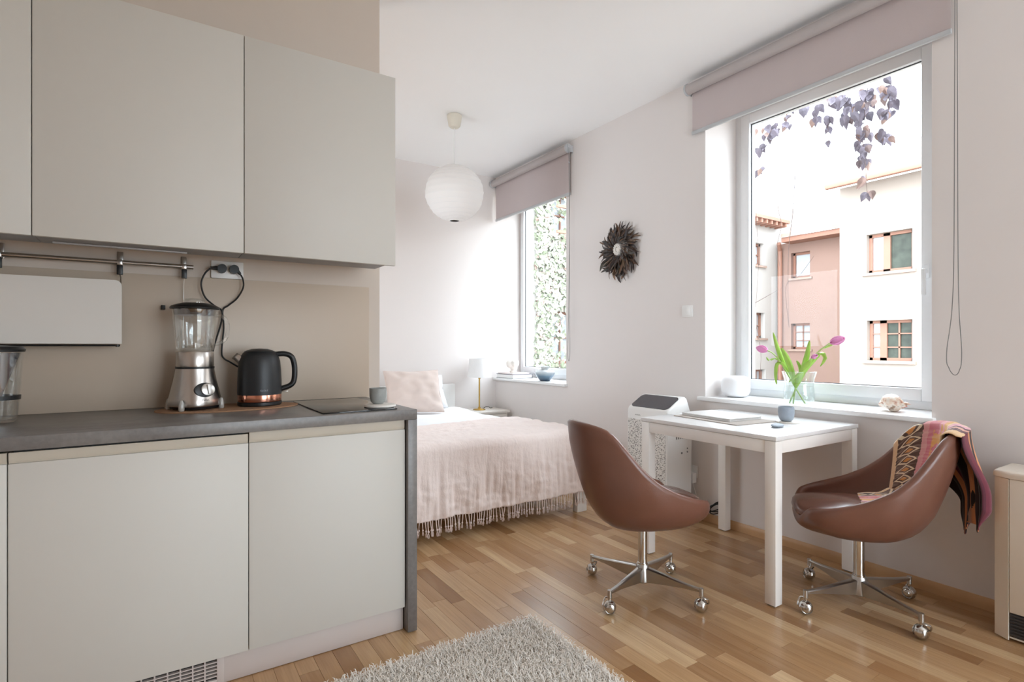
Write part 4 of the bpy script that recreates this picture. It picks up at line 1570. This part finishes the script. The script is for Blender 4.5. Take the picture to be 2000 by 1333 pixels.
o = obj('pebble', bm, MT['bluegrey'], None, smooth=180)
o.location = (2.548, 1.522, ZT)
o.rotation_euler = (0, 0, .35)
tag(o, 'flat blue-grey pebble near the table edge', 'pebble')

# ---- bucket swivel chair; +x is the front
RIM = [(-.36, .816), (-.333, .806), (-.30, .796), (-.265, .776), (-.208, .703), (-.145, .624), (-.07, .560), (.02, .514), (.09, .489), (.125, .477), (.20, .456), (.27, .440)]
ZB0, XB0 = .303, -.075
GB = [(0, 0), (.01, .15), (.03, .27), (.07, .40), (.13, .52), (.27, .68), (.51, .83), (.78, .96), (1, 1.0)]
GF = [(0, 0), (.012, .14), (.05, .32), (.20, .66), (.42, .90), (.65, 1.01), (.85, 1.02), (1, 1.0)]
GS = [(0, 0), (.03, .27), (.10, .49), (.22, .70), (.4, .86), (.6, .95), (.8, .99), (1, 1.0)]


def soft(tab, x):
    """table lookup eased over its corners"""
    return (interp(tab, x - .03) + 2 * interp(tab, x) + interp(tab, x + .03)) / 4 if x > .06 else interp(tab, x)


def rim_xy(a):
    c, s_ = cos(a), sin(a)
    ax_ = .252 if c > 0 else .36
    n_ = 3.5 if c > 0 else 2.2
    r = (abs(c / ax_) ** n_ + abs(s_ / .26) ** n_) ** (-1 / n_)
    return r * c, r * s_


def rim_z(a):
    x_, _ = rim_xy(a)
    z_ = (interp(RIM, x_ - .02) + 2 * interp(RIM, x_) + interp(RIM, x_ + .02)) / 4
    return z_ - .050 * smooth01((cos(a) - .74) / .2)


def g_of(a, h):
    c = cos(a)
    wf, wb, ws = max(0, c) ** 2, max(0, -c) ** 2, sin(a) ** 2
    return wf * soft(GF, h) + wb * soft(GB, h) + ws * soft(GS, h)


def shell_out(a, h):
    x_, y_ = rim_xy(a)
    g = g_of(a, h)
    return Vector((XB0 + (x_ - XB0) * g, y_ * g, ZB0 + (rim_z(a) - ZB0) * h))


def shell_in(a, h):
    """h = 1 at the rim, 0 at the seat"""
    rz = rim_z(a)
    zb = min(.405, rz - .02)
    z = zb + (rz - zb) * h
    p = shell_out(a, max(0, min(1, (z - ZB0) / (rz - ZB0))))
    d = Vector((p.x - XB0, p.y, 0))
    L_ = d.length
    d = d * ((L_ - .032) / L_)
    return Vector((XB0 + d.x, d.y, z))


def shell_bm():
    bm = NB()
    n = 80
    hs = [0, .003, .01, .025, .05, .09, .14, .20, .28, .37, .47, .58, .7, .82, .92, .98]
    rings = []
    for h in hs:
        if h == 0:
            rings.append([bm.verts.new((XB0, 0, ZB0))])
        else:
            rings.append([bm.verts.new(shell_out(2 * pi * i / n, h)) for i in range(n)])
    # rolled rim
    for s_ in (.25, .5, .75):
        ring = []
        for i in range(n):
            a = 2 * pi * i / n
            o_, i_ = shell_out(a, .98), shell_in(a, .96)
            p = o_.lerp(i_, s_)
            p.z = max(o_.z, i_.z) + .014 * sin(pi * s_)
            ring.append(bm.verts.new(p))
        rings.append(ring)
    for h in (.96, .85, .7, .55, .4, .25, .1, 0):
        rings.append([bm.verts.new(shell_in(2 * pi * i / n, h)) for i in range(n)])
    rings.append([bm.verts.new((XB0, 0, .39))])
    for A, B in zip(rings, rings[1:]):
        for i in range(n):
            j = (i + 1) % n
            if len(A) == 1:
                bm.faces.new((A[0], B[j], B[i]))
            elif len(B) == 1:
                bm.faces.new((A[i], A[j], B[0]))
            else:
                bm.faces.new((A[i], A[j], B[j], B[i]))
    return bm


def cushion_bm():
    bm = NB()
    n, m = 64, 8
    def plan(a, k_):
        c, s_ = cos(a), sin(a)
        fx = .264 if c > 0 else .175
        n_ = 3.2
        r = (abs(c / fx) ** n_ + abs(s_ / .196) ** n_) ** (-1 / n_)
        return r * c * k_, r * s_ * k_
    rings = [[bm.verts.new((.02, 0, .473))]]
    for (k_, z, fz) in ((.25, .446, 0), (.5, .446, 0), (.72, .446, .002), (.86, .445, .004), (.94, .442, .007), (.985, .438, .014), (1.0, .423, .018), (.985, .406, .016), (.94, .396, .006), (.70, .392, 0)):
        ring = []
        for i in range(n):
            a = 2 * pi * i / n
            x_, y_ = plan(a, k_)
            zz_ = z - fz * smooth01((cos(a) - .3) / .6) + .006 * smooth01(-x_ / .25) + .028 * (1 - (y_ / .20) ** 2) * (1 - .8 * ((x_ - .04) / .26) ** 2)
            if z < .41:
                zz_ = z
            ring.append(bm.verts.new((x_, y_, zz_)))
        rings.append(ring)
    rings.append([bm.verts.new((.02, 0, .392))])
    for A, B in zip(rings, rings[1:]):
        for i in range(n):
            j = (i + 1) % n
            if len(A) == 1:
                bm.faces.new((A[0], B[j], B[i]))
            elif len(B) == 1:
                bm.faces.new((A[i], A[j], B[0]))
            else:
                bm.faces.new((A[i], A[j], B[j], B[i]))
    return bm


def make_chair(label, loc, rz, base_rot):
    t = thing('swivel_chair', label, 'chair', loc, rz, 'brown leather swivel chairs')
    obj('shell', shell_bm(), MT['leather'], t, local=True, smooth=180)
    obj('seat_cushion', cushion_bm(), MT['leather_seat'], t, local=True, smooth=180)
    obj('column', b_cyl(b_cyl(NB(), (0, 0, .09), (0, 0, .325), .0212, n=24), (0, 0, .10), (0, 0, .140), .0245, n=24), MT['chrome'], t, local=True)
    obj('hub', b_lathe(NB(), [(0, .050), (.026, .050), (.031, .056), (.031, .128), (.027, .134), (0, .134)], n=28), MT['satin'], t, local=True)
    boxo('mount_plate', (-.045, -.045, .300), (.045, .045, .316), MT['black'], t, .003, local=True)
    RB = .2865
    bm = NB()
    # tapered spoke along +x
    secs = [(.026, .056, .122, .017), (.10, .066, .114, .0145), (.20, .080, .1025, .0115), (.272, .0845, .0985, .0095), (.285, .085, .098, .0085)]
    rows = []
    for (x_, z0, z1, hw) in secs:
        rows.append([bm.verts.new((x_, -hw * .75, z0)), bm.verts.new((x_, hw * .75, z0)), bm.verts.new((x_, hw, z1 - .004)), bm.verts.new((x_, hw * .6, z1)), bm.verts.new((x_, -hw * .6, z1)), bm.verts.new((x_, -hw, z1 - .004))])
    for A, B in zip(rows, rows[1:]):
        for i in range(6):
            bm.faces.new((A[i], A[(i + 1) % 6], B[(i + 1) % 6], B[i]))
    bm.faces.new(rows[0][::-1])
    bm.faces.new(rows[-1])
    b_cyl(bm, (RB - .004, 0, .068), (RB - .004, 0, .101), .0095, n=14)
    spoke0 = obj('spoke', bm, MT['satin'], t, local=True)
    # ball caster
    bm = NB()
    prof = [(0, -.024), (.009, -.024), (.016, -.022), (.023, -.016), (.0275, -.007), (.0285, 0), (.0275, .007), (.023, .016), (.016, .022), (.009, .024), (0, .024)]
    b_lathe(bm, prof, n=24)
    b_lathe(bm, [(.006, .024), (.0085, .0285), (0, .0295)], n=14)
    b_lathe(bm, [(.0195, .0195), (.0215, .0215), (.0235, .0175)], n=24)
    for v in bm.verts:
        v.co = Vector((v.co.x, v.co.z, v.co.y + .0285))
    b_cyl(bm, (0, 0, .050), (0, 0, .082), .006, n=10)
    b_tube(bm, spline([(-.004, -.003, .066), (.012, -.026, .060), (.024, -.020, .040), (.028, -.010, .030)], 10), .004, 6)
    cast0 = obj('caster', bm, MT['chrome'], t, local=True)
    for i in range(4):
        a = base_rot - rz + i * pi / 2
        s_ = spoke0 if i == 0 else clone(spoke0, t)
        s_.rotation_euler = (0, 0, a)
        c_ = cast0 if i == 0 else clone(cast0, t)
        c_.location = (RB * cos(a) - .004 * cos(a), RB * sin(a) - .004 * sin(a), 0)
        c_.rotation_euler = (0, 0, (.5, 2.0, -.6, 1.2)[i] - rz + base_rot * .3)
    return t


CH1 = (1.903, 1.797, 0)
CH2 = (2.602, 1.177, 0)
a1 = atan2(2.077 - 1.518, 1.835 - 1.977)
a2 = atan2(1.45 - .911, 2.685 - 2.502)
R1, R2 = radians(-15), radians(125)
make_chair('brown leather bucket swivel chair in front of the table, seen from behind', CH1, R1, a1)
make_chair('brown leather bucket swivel chair with the patterned textile over its back', CH2, R2, a2)

# ---- woven textile over the second chair
k = Nodes('ikat_textile')
uvn = k.n('ShaderNodeUVMap')
sx = k.n('ShaderNodeSeparateXYZ')
k.l(uvn.outputs[0], sx.inputs[0])
U, V = sx.outputs[0], sx.outputs[1]
nz1 = k.noise(1.0, 3, k.mapping(uvn.outputs[0], (10, 40, 1)))
jit = k.math('MULTIPLY_ADD', nz1.outputs[0], .05, -.025)
Uj = k.math('ADD', U, jit)
base = k.ramp(Uj, [(0, lin((226, 190, 150))), (.05, lin((86, 62, 52))), (.30, lin((214, 150, 150))), (.36, lin((206, 116, 128))), (.50, lin((226, 160, 168))), (.60, lin((232, 200, 160))), (.70, lin((228, 166, 178))), (.80, lin((96, 46, 66))), (.84, lin((224, 170, 150))), (.88, lin((84, 40, 58))), (.93, lin((232, 196, 150)))], 'CONSTANT')
# diamonds in the dark band
d1 = k.math('PINGPONG', k.math('MULTIPLY', V, 16.0), .5)
d2 = k.math('MULTIPLY', k.math('ABSOLUTE', k.math('SUBTRACT', Uj, .175)), 4.0)
dm = k.math('SUBTRACT', k.math('ADD', d1, d2), .42)
ring = k.math('LESS_THAN', k.math('ABSOLUTE', dm), .07)
inner = k.math('LESS_THAN', dm, -.2)
band = k.math('MULTIPLY', k.math('GREATER_THAN', Uj, .05), k.math('LESS_THAN', Uj, .30))
c = k.mix(k.math('MULTIPLY', ring, band), base, lin((226, 206, 176)))
c = k.mix(k.math('MULTIPLY', inner, band), c, lin((206, 138, 72)))
# orange blotches in the middle band
nz2 = k.noise(1.0, 2, k.mapping(uvn.outputs[0], (9, 13, 1)))
bl = k.math('MULTIPLY', k.math('GREATER_THAN', nz2.outputs[0], .50), k.math('MULTIPLY', k.math('GREATER_THAN', Uj, .42), k.math('LESS_THAN', Uj, .70)))
c = k.mix(k.math('MULTIPLY', bl, .85), c, lin((224, 164, 78)))
nz3 = k.noise(1.0, 3, k.mapping(uvn.outputs[0], (5, 60, 1)))
c = k.mix(k.math('MULTIPLY', k.ramp(nz3.outputs[0], [(.45, 0.0), (.75, 1.0)]), .35), c, lin((236, 206, 190)))
# the far end of the cloth is woven darker, with wine-red and orange bars
bars = k.ramp(k.math('FRACT', k.math('MULTIPLY', U, 3.0)), [(0, lin((46, 28, 32))), (.30, lin((206, 140, 96))), (.42, lin((40, 26, 30))), (.62, lin((198, 132, 88))), (.72, lin((112, 46, 62))), (.9, lin((88, 36, 52)))], 'CONSTANT')
c = k.mix(k.math('GREATER_THAN', k.math('ADD', V, k.math('MULTIPLY', jit, .6)), .60), c, bars)
nz4 = k.noise(400, 2, k.objco())
k.bsdf(color=c, rough=.85, sheen=.25, normal=k.bump(nz4.outputs[0], .3, .001))
MT['ikat'] = k.m
tx = thing('textile', 'pink and orange patterned woven cloth draped over the chair back', 'cloth', CH2, R2)
AN0, AN1 = radians(229), radians(150)


def cloth_pt(u, v):
    a = AN0 + (AN1 - AN0) * u
    top = rim_z(a) + .020
    o_, i_ = shell_out(a, .98), shell_in(a, .96)
    # lengths along the strip
    if v < .14:                                   # on the seat cushion
        s_ = v / .14
        i0 = shell_in(a, .30)
        q = Vector((i0.x, i0.y, 0))
        frm = Vector((-.015 + .02 * u, (-.115 + .19 * u), .470))
        p = frm.lerp(Vector((q.x * .93, q.y * .93, .480)), s_)
        p.z += .02 * smooth01((s_ - .6) / .4)
    elif v < .50:                                 # up the inside of the back
        s_ = (v - .14) / .36
        p = shell_in(a, .30 + .66 * s_)
        r_ = sqrt(p.x ** 2 + p.y ** 2)
        off = .012 + .016 * (1 - s_)
        p = Vector((p.x * (r_ - off) / r_, p.y * (r_ - off) / r_, p.z + .002))
        if s_ < .25:
            p.z = max(p.z, .480 + .05 * s_)
    elif v < .60:                                 # over the rim
        s_ = (v - .50) / .10
        p = i_.lerp(o_, s_)
        rad = sqrt(p.x ** 2 + p.y ** 2)
        ex = (-.012 * (1 - s_) + .012 * s_)
        p = Vector((p.x * (rad + ex) / rad, p.y * (rad + ex) / rad, max(i_.z, o_.z) + .010 + .014 * sin(pi * s_)))
    else:                                         # hangs free behind the back, gathered into two tails
        s_ = (v - .60) / .40
        rad = sqrt(o_.x ** 2 + o_.y ** 2)
        ex = .014
        x_, y_ = o_.x * (rad + ex) / rad, o_.y * (rad + ex) / rad
        g_ = smooth01(s_ * 1.5)
        tail = 0 if u < .55 else 1
        tu_ = (u / .55) if tail == 0 else (u - .55) / .45        # 0..1 inside the tail
        pinch = smooth01((s_ - .78) / .22)
        ph = (tu_ - .5) * 2
        wy = (.052, .040)[tail] * (1 - .75 * pinch * 1.0)
        yc = (-.005, .085)[tail]
        ty = yc + wy * sin(ph * 1.57)
        txx = -.372 - .016 * (1 + cos(ph * 9.4)) * (1 - pinch) - .010 * tail
        x_ = x_ * (1 - g_) + txx * g_
        y_ = y_ * (1 - g_) + ty * g_
        top_ = max(i_.z, o_.z) + .010
        bot_ = (.365, .400)[tail] + .035 * ph * ph
        if tail == 0:
            bot_ += .02 * ph
        p = Vector((x_ - .010, y_, top_ + (bot_ - top_) * s_))
    w_ = .004 * noise.noise(Vector((u * 6, v * 14, 3)))
    p.z += max(0, w_)
    return p


obj('cloth', b_grid(NB(), cloth_pt, 44, 120, uv=True), MT['ikat'], tx, local=True, smooth=180, solid=.004)

# ================================================================== WINDOW SILL
ZSL = .8155
bm = b_lathe(NB(), [(0, .004), (.060, .004), (.066, .008), (.080, .018), (.0885, .040), (.0895, .075), (.086, .110), (.076, .128), (.060, .136), (0, .138)], n=48)
t = thing('smart_speaker', 'white rounded fabric speaker on the left of the large sill', 'speaker', (3.185, 2.190, ZSL))
obj('fabric_body', bm, MT['knit'], t, local=True, smooth=60)
obj('foot_ring', b_lathe(NB(), [(0, 0), (.050, 0), (.054, .004), (0, .004)], n=32), MT['black'], t, local=True)

VC = Vector((3.125, 1.735, ZSL))
vase = thing('flower_vase', 'clear glass vase holding the tulips on the large sill', 'vase', VC)
obj('glass', b_lathe(NB(), [(0, 0), (.066, 0), (.076, .006), (.081, .030), (.080, .070), (.075, .105), (.078, .140), (.092, .185), (.0905, .186), (.076, .140), (.073, .105), (.078, .070), (.079, .030), (.072, .010), (0, .008)], n=44), MT['glass2'], vase, local=True)
obj('water', b_lathe(NB(), [(0, .0085), (.071, .0105), (.0778, .031), (.0768, .070), (.0728, .1), (0, .1)], n=36), MT['water'], vase, local=True)


def vp(px, py, x=3.125):
    return at_x(px, py, x)


def tulip(label, stem, head_dir, leaves, size=1.0):
    t = thing('tulip', label, 'flower', VC, group=None)
    sp_ = spline(stem, 30)
    obj('stem', b_tube(NB(), sp_, lambda q: .0046 - .001 * q, 8), MT['stem'], t)
    tip = Vector(stem[-1])
    d = Vector(head_dir).normalized()
    u_, w_ = frame_of(d)
    for i in range(6):
        a = i * pi / 3 + .2
        rad = u_ * cos(a) + w_ * sin(a)
        tan = d.cross(rad)
        rr_ = (.0125 if i % 2 else .0105) * size
        L_ = (.074 if i % 2 else .069) * size
        pts_ = [tip + d * (L_ * q) + rad * (rr_ * sin(pi * min(.5 + .0, q * 1.1)) if q < .45 else rr_ * (1 - .55 * ((q - .45) / .55) ** 2)) for q in (0, .12, .28, .45, .65, .85, 1.0)]
        bm = b_strip(NB(), pts_, lambda q: .0128 * size * max(.05, sin(pi * (q * .86 + .10))) ** .7, tan, -.55)
        obj('petal', bm, MT['petal'], t, smooth=180, solid=.0008)
    for (pts_, w, side) in leaves:
        bm = b_strip(NB(), spline(pts_, 14), lambda q: w * (sin(pi * (q * .93 + .05)) ** .75) + .0006, side, .3)
        obj('leaf', bm, MT['leaf'], t, smooth=180, solid=.0008)
    return t


SD = (.3, -1, .15)
tulip('pink tulip leaning far left out of the vase', [vp(1573, 789, 3.12), vp(1553, 757, 3.115), vp(1528, 712, 3.12), vp(1511, 692, 3.12), vp(1499, 685, 3.12)], vp(1476, 679, 3.12) - vp(1499, 685, 3.12),
      [([vp(1552, 752), vp(1535, 720), vp(1519, 682), vp(1510, 650)], .013, SD), ([vp(1553, 755, 3.10), vp(1545, 722, 3.10), vp(1535, 697, 3.10), vp(1526, 680, 3.09)], .016, SD),
       ([vp(1545, 735, 3.11), vp(1530, 712, 3.10), vp(1518, 712, 3.09), vp(1515, 735, 3.08), vp(1517, 751, 3.08)], .010, SD), ([vp(1527, 710), vp(1515, 700), vp(1502, 704), vp(1497, 698)], .006, SD)])
tulip('pink tulip leaning far right out of the vase', [vp(1541, 789, 3.13), vp(1556, 757, 3.125), vp(1577, 715, 3.12), vp(1597, 689, 3.12), vp(1622, 670, 3.12)], vp(1650, 660, 3.12) - vp(1624, 669, 3.12),
      [([vp(1555, 757), vp(1568, 730), vp(1590, 702), vp(1603, 690), vp(1612, 700), vp(1602, 716)], .013, SD), ([vp(1556, 750, 3.13), vp(1570, 715, 3.13), vp(1577, 690, 3.13), vp(1581, 666, 3.13)], .014, SD),
       ([vp(1610, 681), vp(1630, 672), vp(1648, 667)], .006, SD)], 1.05)
tulip('small pink tulip bud in the middle of the vase', [vp(1549, 790, 3.10), vp(1554, 757, 3.105), vp(1566, 727, 3.10), vp(1580, 707, 3.09), vp(1586, 699, 3.085)], vp(1596, 693, 3.06) - vp(1584, 699, 3.085),
      [([vp(1554, 758, 3.09), vp(1562, 738, 3.08), vp(1573, 716, 3.08), vp(1586, 702, 3.09)], .017, SD), ([vp(1540, 747, 3.07), vp(1556, 735, 3.07), vp(1572, 722, 3.08), vp(1584, 705, 3.09)], .008, SD), ([vp(1556, 705, 3.09), vp(1562, 716, 3.1), vp(1563, 735, 3.1)], .008, SD)], .62)

# ---- sea shell
k = Nodes('seashell')
n1_ = k.noise(38, 3, k.objco())
sc_ = k.ramp(n1_.outputs[0], [(.32, lin((196, 138, 116))), (.45, lin((232, 208, 188))), (.58, lin((240, 232, 222))), (.70, lin((168, 140, 118)))])
k.bsdf(color=sc_, rough=.35)
MT['shell'] = k.m
t = thing('seashell', 'knobbly pink and white conch shell on the right end of the large sill', 'seashell', (3.140, 1.262, ZSL), radians(105))
bm = NB()
na, nb = 64, 12
rows = []
for i in range(na + 1):
    q = i / na
    ang = q * 2 * pi * 2.6
    R_ = .006 + .040 * q ** 1.4
    rad = .007 + .033 * q ** 1.3
    cx_ = -.070 + .085 * q ** .8
    ring = []
    for j in range(nb):
        b_ = 2 * pi * j / nb
        kn = 1 + .16 * max(0, sin(ang * 3.5)) * max(0, cos(b_))
        ring.append(bm.verts.new((cx_ + 1.25 * rad * sin(b_), (R_ * .55 + rad * cos(b_) * kn) * cos(ang), .043 + (R_ * .45 + rad * cos(b_) * kn) * .92 * sin(ang))))
    rows.append(ring)
for A, B in zip(rows, rows[1:]):
    for j in range(nb):
        bm.faces.new((A[j], A[(j + 1) % nb], B[(j + 1) % nb], B[j]))
bm.faces.new(rows[0][::-1])
bm.faces.new(rows[-1])
zmin = min(v.co.z for v in bm.verts)
for v in bm.verts:
    v.co.z -= zmin
obj('whorl', bm, MT['shell'], t, local=True, smooth=180)
bm = b_strip(NB(), [(-.055, -.042, .030), (-.03, -.054, .024), (0, -.058, .024), (.03, -.052, .032), (.052, -.036, .045)], lambda q: .016 * sin(pi * (q * .8 + .1)), (0, .35, 1), .3)
obj('pink_lip', bm, M('shell_pink', (206, 120, 104), .3), t, local=True, smooth=180, solid=.002)

# ================================================================== FLOOR STANDING APPLIANCES
PX0, PX1, PY0, PY1 = 2.722, 2.962, 2.362, 2.712
ap = thing('air_purifier', 'white air purifier with dark sloping top beside the table', 'air purifier', ((PX0 + PX1) / 2, (PY0 + PY1) / 2, 0))
out = [(PX0, .02), (PX0, .715), (PX0 + .012, .735), (PX1 - .09, .812), (PX1 - .065, .815), (PX1 - .045, .80), (PX1 - .002, .70), (PX1, .68), (PX1, .02), (PX1 - .02, .004), (PX0 + .02, .004)]
bm = b_prism(NB(), out, 1, PY0, PY1)
bmesh.ops.bevel(bm, geom=[e for e in bm.edges if abs(abs((e.verts[0].co - e.verts[1].co).y)) < .01], offset=.012, segments=3, profile=.5, affect='EDGES')
body = obj('body', bm, MT['white'], ap)
MT['darktop'] = M('dark_grey_gloss_panel', (74, 72, 76), .25)
sl = Vector((PX1 - .09 - PX0 - .012, 0, .812 - .735)).normalized()
nn = Vector((-sl.z, 0, sl.x))
bm = NB()
c0_ = Vector((PX0 + .012, 0, .735))
pl = rrect(.004, .150, PY0 + .014, PY1 - .014, .03)
A = [bm.verts.new(c0_ + sl * a + Vector((0, b, 0)) + nn * .0005) for a, b in pl]
B = [bm.verts.new(c0_ + sl * a + Vector((0, b, 0)) + nn * .004) for a, b in pl]
for i in range(len(pl)):
    bm.faces.new((A[i], A[(i + 1) % len(pl)], B[(i + 1) % len(pl)], B[i]))
bm.faces.new(B)
tp = obj('top_panel', bm, MT['darktop'], ap)
obj('outlet_fin', b_box(NB(), (PX0 + .105, PY0 + .05, .764), (PX0 + .110, PY1 - .05, .790), .001), MT['alu'], tp)
# perforated front: a dark inset with a punched-look lattice of small white rings
pb = NB()
b_box(pb, (PX0 - .003, PY0 + .014, .05), (PX0 - .0005, PY1 - .014, .655))
k = Nodes('perforated_panel')
vo = k.n('ShaderNodeTexVoronoi')
vo.inputs['Scale'].default_value = 118.0
vo.inputs['Randomness'].default_value = .55
k.l(k.pos(), vo.inputs['Vector'])
pc = k.ramp(vo.outputs['Distance'], [(.36, lin((70, 66, 64))), (.50, lin((232, 230, 226)))])
k.bsdf(color=pc, rough=.5)
obj('perforated_front', pb, k.m, ap, smooth=0)
vg = NB()
for i in range(7):
    xx = PX0 + .085 + i * .018
    b_box(vg, (xx, PY0 - .002, .545), (xx + .007, PY0 + .001, .635))
obj('side_vent', vg, MT['chain'], ap, smooth=0)
for i, (xx, zz_) in enumerate(((PX0 + .14, .452), (PX0 + .195, .455), (PX0 + .195, .478))):
    obj('button', b_cyl(NB(), (xx, PY0 + .001, zz_), (xx, PY0 - .002, zz_), .007 - .001 * i, n=12), MT['chain'], ap)
obj('maker_mark', letters(NB(), Vector((PX0 - .0006, PY1 - .10, .685)), Vector((0, -1, 0)), Vector((0, 0, 1)), Vector((-1, 0, 0)), .05, .006, 6), MT['mark'], ap, smooth=0)

t = thing('wall_socket', 'white wall socket with plugged-in adapter low on the wall behind the table', 'socket', (XW, 2.405, .30))
boxo('plate', (XW - .010, 2.365, .265), (XW - .0005, 2.445, .345), MT['white'], t, .003)
boxo('adapter', (XW - .050, 2.372, .235), (XW - .0101, 2.425, .300), MT['white'], t, .004)
boxo('adapter_port', (XW - .0515, 2.385, .240), (XW - .0501, 2.405, .262), MT['black'], t, 0)
obj('cable', b_tube(NB(), spline([(XW - .04, 2.38, .236), (XW - .03, 2.36, .16), (XW - .03, 2.33, .07), (2.985, 2.30, .012)], 24), .002, 6), MT['white'], t)
t = thing('cable_bundle', 'coiled black cable on the floor by the wall behind the chair', 'cable', (2.96, 2.22, 0))
cb = [at_x(1424, 985, 3.012), at_x(1405, 981, 3.010), at_x(1392, 988, 3.0), at_x(1372, 1008, 2.97), at_z(1362, 1021, .006), at_z(1354, 1019, .006)]
obj('coil', b_tube(NB(), spline(cb, 30), .0042, 7), MT['black'], t)
for (w_, h_, c_) in ((16, 8, (1403, 991)), (13, 9, (1399, 995)), (17, 6, (1396, 992))):
    pts_ = [at_x(c_[0] + w_ * cos(a_), c_[1] + h_ * sin(a_) - .3 * w_ * cos(a_), 3.006) for a_ in [2 * pi * i_ / 28 for i_ in range(28)]]
    obj('coil', b_tube(NB(), pts_, .0036, 6, closed=True), MT['black'], t)

# ---- storage heater at the right edge
t = thing('storage_heater', 'cream enamel heater with dark lower grille at the right picture edge', 'heater', (2.9, .40, 0))
HX0, HX1, HY0, HY1, HZ = 2.772, 2.995, .02, .765, .662
body = [(HX0, HY1 - .045), (HX0 + .024, HY1), (HX1, HY1), (HX1, HY0), (HX0, HY0)]
bm = b_prism(NB(), [(HX0 + .010, HY1 - .050), (HX0 + .036, HY1 - .004), (HX1 - .004, HY1 - .004), (HX1 - .004, HY0), (HX0 + .010, HY0)], 2, .012, .62)
obj('body', bm, MT['heater'], t, smooth=0)
bm = b_prism(NB(), [(HX0, HY1 - .048), (HX0 + .026, HY1), (HX0 + .030, HY1 - .004), (HX0 + .006, HY1 - .049)], 2, .006, .632)
obj('corner_strip', bm, MT['heater'], t, smooth=0)
boxo('front_panel', (HX0, HY0, .115), (HX0 + .0095, HY1 - .051, .632), MT['heater'], t, .002)
gb = NB()
b_box(gb, (HX0 + .006, HY0, .02), (HX0 + .0097, HY1 - .051, .112))
gr = obj('grille', gb, MT['grille'], t, smooth=0)
for i in range(7):
    z = .026 + i * .0125
    boxo('slat', (HX0 + .001, HY0, z), (HX0 + .006, HY1 - .052, z + .007), MT['grille'], gr, .0012, 1)
bm = b_prism(NB(), [(HX0 - .004, HY1 - .050), (HX0 + .024, HY1 + .004), (HX1 - .001, HY1 + .004), (HX1 - .001, HY0), (HX0 - .004, HY0)], 2, .634, HZ)
bmesh.ops.bevel(bm, geom=[e for e in bm.edges if all(v.co.z > HZ - .001 for v in e.verts)], offset=.014, segments=3, profile=.5, affect='EDGES')
obj('lid', bm, MT['heater'], t)

# ---- shaggy rug
RX0, RX1, RY0, RY1 = -.20, 1.318, .30, 1.856
rug = thing('rug', 'cream shaggy rug on the oak floor in front of the kitchen', 'rug', ((RX0 + RX1) / 2, (RY0 + RY1) / 2, 0))
MT['rug'] = M('cream_wool_backing', (232, 224, 214), .95)
boxo('backing', (RX0 + .01, RY0 + .01, .0008), (RX1 - .01, RY1 - .01, .008), MT['rug'], rug, .002)
k = Nodes('cream_wool')
ra = k.isl()
pc = k.ramp(ra, [(0, lin((232, 224, 214))), (.5, lin((242, 236, 228))), (1, lin((250, 246, 240)))])
k.bsdf(color=pc, rough=.9, sheen=.3)
rp = random.Random(21)
V_, F_ = [], []
def tuft(x_, y_, L_, w_):
    a = rp.uniform(0, 2 * pi)
    lean = rp.uniform(.35, .95)
    dx, dy = cos(a) * lean, sin(a) * lean
    sx_, sy_ = -sin(a) * w_, cos(a) * w_
    b = len(V_)
    c1_ = rp.uniform(-.3, .3)
    pts_ = [(0, 0, .006), (.30, .3 * c1_, .006 + L_ * .55), (.72, c1_, .006 + L_ * .86), (1.1, 1.3 * c1_, .006 + L_ * .80)]
    for i, (q, cc__, z) in enumerate(pts_):
        ww = (1, .9, .7, .15)[i]
        X = x_ + dx * q * L_ + sx_ / w_ * cc__ * L_ * .5
        Y = y_ + dy * q * L_ + sy_ / w_ * cc__ * L_ * .5
        V_.append((X - sx_ * ww, Y - sy_ * ww, z))
        V_.append((X + sx_ * ww, Y + sy_ * ww, z))
    for i in range(3):
        F_.append((b + 2 * i, b + 2 * i + 1, b + 2 * i + 3, b + 2 * i + 2))
stp = .0052
ny = int((RY1 - RY0) / stp)
nx = int((RX1 - RX0) / stp)
for j in range(ny):
    y_ = RY0 + (j + .5) * stp
    keep = 1.0 if y_ > 1.05 else .12
    for i in range(nx):
        x_ = RX0 + (i + .5) * stp
        if rp.random() > keep or (x_ < .35 and rp.random() > .15):
            continue
        tuft(x_ + rp.uniform(-.003, .003), y_ + rp.uniform(-.003, .003), rp.uniform(.020, .034), rp.uniform(.0012, .0021))
me = bpy.data.meshes.new('pile')
me.from_pydata(V_, [], F_)
me.transform(wmat(rug).inverted())
me.materials.append(k.m)
for p in me.polygons:
    p.use_smooth = True
o = bpy.data.objects.new('pile', me)
COL.objects.link(o)
o.parent = rug
o['kind'] = 'stuff'
